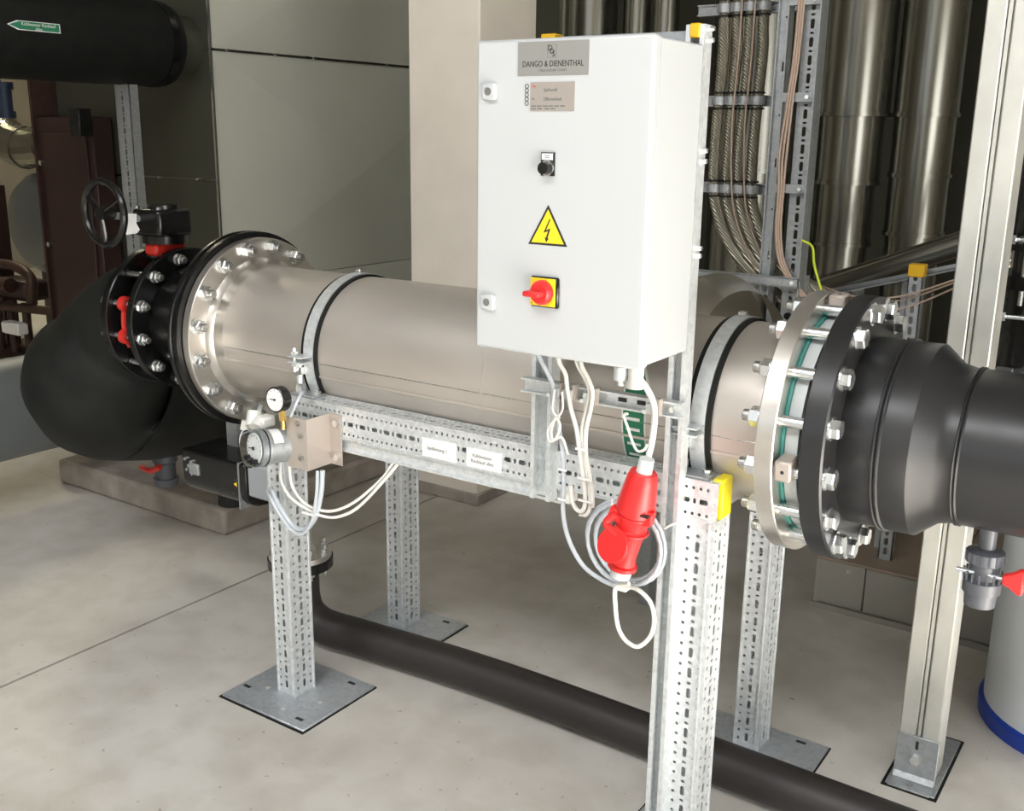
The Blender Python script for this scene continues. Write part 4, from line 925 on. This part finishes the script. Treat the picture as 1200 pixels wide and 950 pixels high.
M().lathe([(-.018, .0), (-.018, .0465), (-.002, .0465), (-.002, 0)], gc, gd, 40).out('inner_ring', 'galvd', dg)
e1, e2 = Vector((gd.y, -gd.x, 0)).normalized() * -1, Vector((0, 0, 1))
M().tube([gc + gd * .004, gc + gd * .004 - e1 * .026 - e2 * .004], .0012, 6, 1).out('pointer', 'ink', dg)
M().cyl(gc + gd * .003, gc + gd * .006, .005, 12).out('pointer_hub', 'ink', dg)
for k in range(13):
    a = math.radians(225 - 22.5 * k); p = gc + gd * .0025 + (e1 * math.cos(a) + e2 * math.sin(a)) * .032
    M().obox(p, (gd, e1 * math.cos(a) + e2 * math.sin(a), gd.cross(e1 * math.cos(a) + e2 * math.sin(a))), .0003, .003, .0007).out('tick', 'inkgrey', dg)
for dx_ in (-.024, -.006, .011):
    M().cyl(gc + gd * .002 + e1 * dx_ - e2 * (.029 + .004 * (dx_ > -.02)), gc + gd * .020 + e1 * dx_ - e2 * (.029 + .004 * (dx_ > -.02)), .0072, 14).out('black_knob', 'blackmet', dg)
# white band label around the case
g = M(); o2, uu, vv = basis(gd); rows = []
for k in range(9):
    a = -.5 + 1.1 * k / 8; dirv = e1 * math.sin(a + .55) + e2 * math.cos(a + .55); rows.append([g.bm.verts.new(gc + gd * tt_ + dirv * .0478) for tt_ in (-.062, -.034)])
for a, b in zip(rows, rows[1:]): g.bm.faces.new((a[0], a[1], b[1], b[0]))
g.out('band_label', 'label', dg)
sg = thing('pressure_gauge', 'small round pressure gauge with white dial on a brass fitting', 'gauge', (-1.985, 1.87, .93))
sc = Vector((-1.992, 1.835, .966)); sd = Vector((.02, -.99, .04)).normalized()
M().lathe([(-.030, 0), (-.030, .031), (-.026, .034), (.0, .034), (.002, .0315), (.001, .030)], sc, sd, 36).out('case', 'blackmet', sg)
M().lathe([(-.001, 0), (-.001, .0305), (.0005, .0305), (.0005, 0)], sc, sd, 36).out('dial', 'label', sg)
f1 = Vector((sd.y, -sd.x, 0)).normalized() * -1
M().tube([sc + sd * .002 + f1 * .004, sc + sd * .002 - f1 * .016], .001, 6, 1).out('pointer', 'ink', sg); M().cyl(sc + sd * .001, sc + sd * .003, .003, 10).out('pointer_hub', 'ink', sg)
for k in range(9):
    a = math.radians(215 - 31 * k); rr_ = f1 * math.cos(a) + e2 * math.sin(a)
    M().obox(sc + sd * .0008 + rr_ * .026, (sd, rr_, sd.cross(rr_)), .0003, .002, .0005).out('tick', 'inkgrey', sg)
M().cyl((-1.982, 1.85, .908), (-1.985, 1.85, .936), .0095, 6).out('brass_fitting', 'brass', sg)
M().cyl((-1.982, 1.85, .885), (-1.982, 1.85, .910), .006, 12).out('stem', 'brass', sg)
# white plug connectors on the left of the gauge
t = thing('white_connector', 'cluster of white plastic plug connectors left of the large gauge', 'connector', (-2.12, 1.86, .88))
M().cyl((-2.112, 1.87, .905), (-2.100, 1.85, .872), .019, 14).out('plug', 'cablew', t)
M().cyl((-2.085, 1.87, .885), (-2.080, 1.845, .870), .021, 14).out('plug', 'cablew', t)
M().cyl((-2.135, 1.86, .880), (-2.137, 1.855, .855), .013, 12).out('plug', 'cablew', t)
M().cyl((-2.12, 1.88, .90), (-2.13, 1.90, .915), .014, 6).out('nut', 'zinc', t)
M().box(-2.10, -2.06, 1.85, 1.90, .868, .90).out('terminal', 'cablew', t, bev=.006)
cable([(-2.137, 1.856, .858), (-2.150, 1.85, .830), (-2.140, 1.845, .795), (-2.115, 1.84, .775), (-2.085, 1.84, .766)], .0042, 'white cable curving down left of the large gauge')
# hoses around the left leg
cable([(-2.262, 2.058, .590), (-2.20, 2.0, .580), (-2.12, 1.93, .63), (-2.082, 1.89, .685), (-2.050, 1.885, .650), (-2.003, 1.885, .602), (-1.955, 1.885, .598), (-1.915, 1.888, .640), (-1.896, 1.895, .711), (-1.893, 1.90, .775)], .0068, 'thick grey cable looping in front of the left leg', 'cable')
cable([(-2.262, 2.050, .585), (-2.20, 1.99, .572), (-2.12, 1.92, .62), (-2.082, 1.88, .672), (-2.045, 1.875, .634), (-1.998, 1.875, .592), (-1.955, 1.875, .588), (-1.920, 1.88, .630), (-1.903, 1.885, .711), (-1.902, 1.89, .775)], .0048, 'thinner grey cable beside the thick loop at the left leg', 'cable')
cable([(-1.998, 1.88, .778), (-1.990, 1.88, .72), (-1.960, 1.885, .680), (-1.919, 1.89, .665), (-1.860, 1.90, .668), (-1.800, 1.92, .700), (-1.735, 1.95, .765), (-1.705, 1.97, .815)], .0042, 'upper white hose sweeping from the gauge to the beam')
cable([(-2.030, 1.88, .775), (-2.020, 1.87, .73), (-1.990, 1.87, .69), (-1.940, 1.88, .663), (-1.890, 1.89, .650), (-1.840, 1.90, .656), (-1.785, 1.92, .690), (-1.715, 1.95, .775), (-1.690, 1.97, .815)], .0042, 'lower white hose sweeping from the gauge to the beam')
cable([(-1.968, 1.865, .918), (-1.955, 1.875, .955), (-1.962, 1.90, .975), (-1.985, 1.93, .970)], .0042, 'short grey cable bending behind the small gauge', 'cable')
t = M().box(-1.945, -1.90, 1.868, 1.871, .652, .658).out('cable_tie', 'label'); tag(t, 'white cable tie on the hoses in front of the left leg', 'cable tie')

# ---------------------------------------------------------------- black floor pipe
t = thing('floor_pipe', 'long dark brown plastic pipe lying just above the floor under the frame', 'pipe', (-1.2, 2.30, 0))
M().tube([(-2.33, 2.225, .285), (-2.33, 2.225, .22), (-2.328, 2.226, .165), (-2.31, 2.23, .115), (-2.265, 2.24, .083), (-2.20, 2.25, .074), (-2.10, 2.265, .071), (-1.6, 2.30, .071), (-.8, 2.29, .071), (.3, 2.26, .071), (1.6, 2.22, .071)], .058, 32, 5).out('pipe', 'lowpipe', t)
f = M().lathe([(0, .045), (0, .105), (.030, .105), (.030, .045)], (-2.33, 2.225, .282), (0, 0, 1), 40, close=True).out('lower_flange', 'blackmet', t)
f2 = M().lathe([(0, 0), (0, .101), (.018, .101), (.018, .05), (.035, .045), (.11, .045), (.11, 0)], (-2.33, 2.225, .313), (0, 0, 1), 40).out('upper_flange', 'ringsteel', t)
for k in range(8):
    a = k * PI / 4 + .39; X, Y = -2.33 + .084 * math.cos(a), 2.225 + .084 * math.sin(a)
    b = M().cyl((X, Y, .255), (X, Y, .36), .0065, 8).out('bolt', 'thread', t)
    M().cyl((X, Y, .331), (X, Y, .345), .013, 6).out('nut', 'zinc', b); M().cyl((X, Y, .270), (X, Y, .282), .013, 6).out('nut', 'zinc', b)
for x in (.9,): M().box(x - .03, x + .03, 2.25, 2.33, 0, .02).out('saddle', 'blackmet', t)
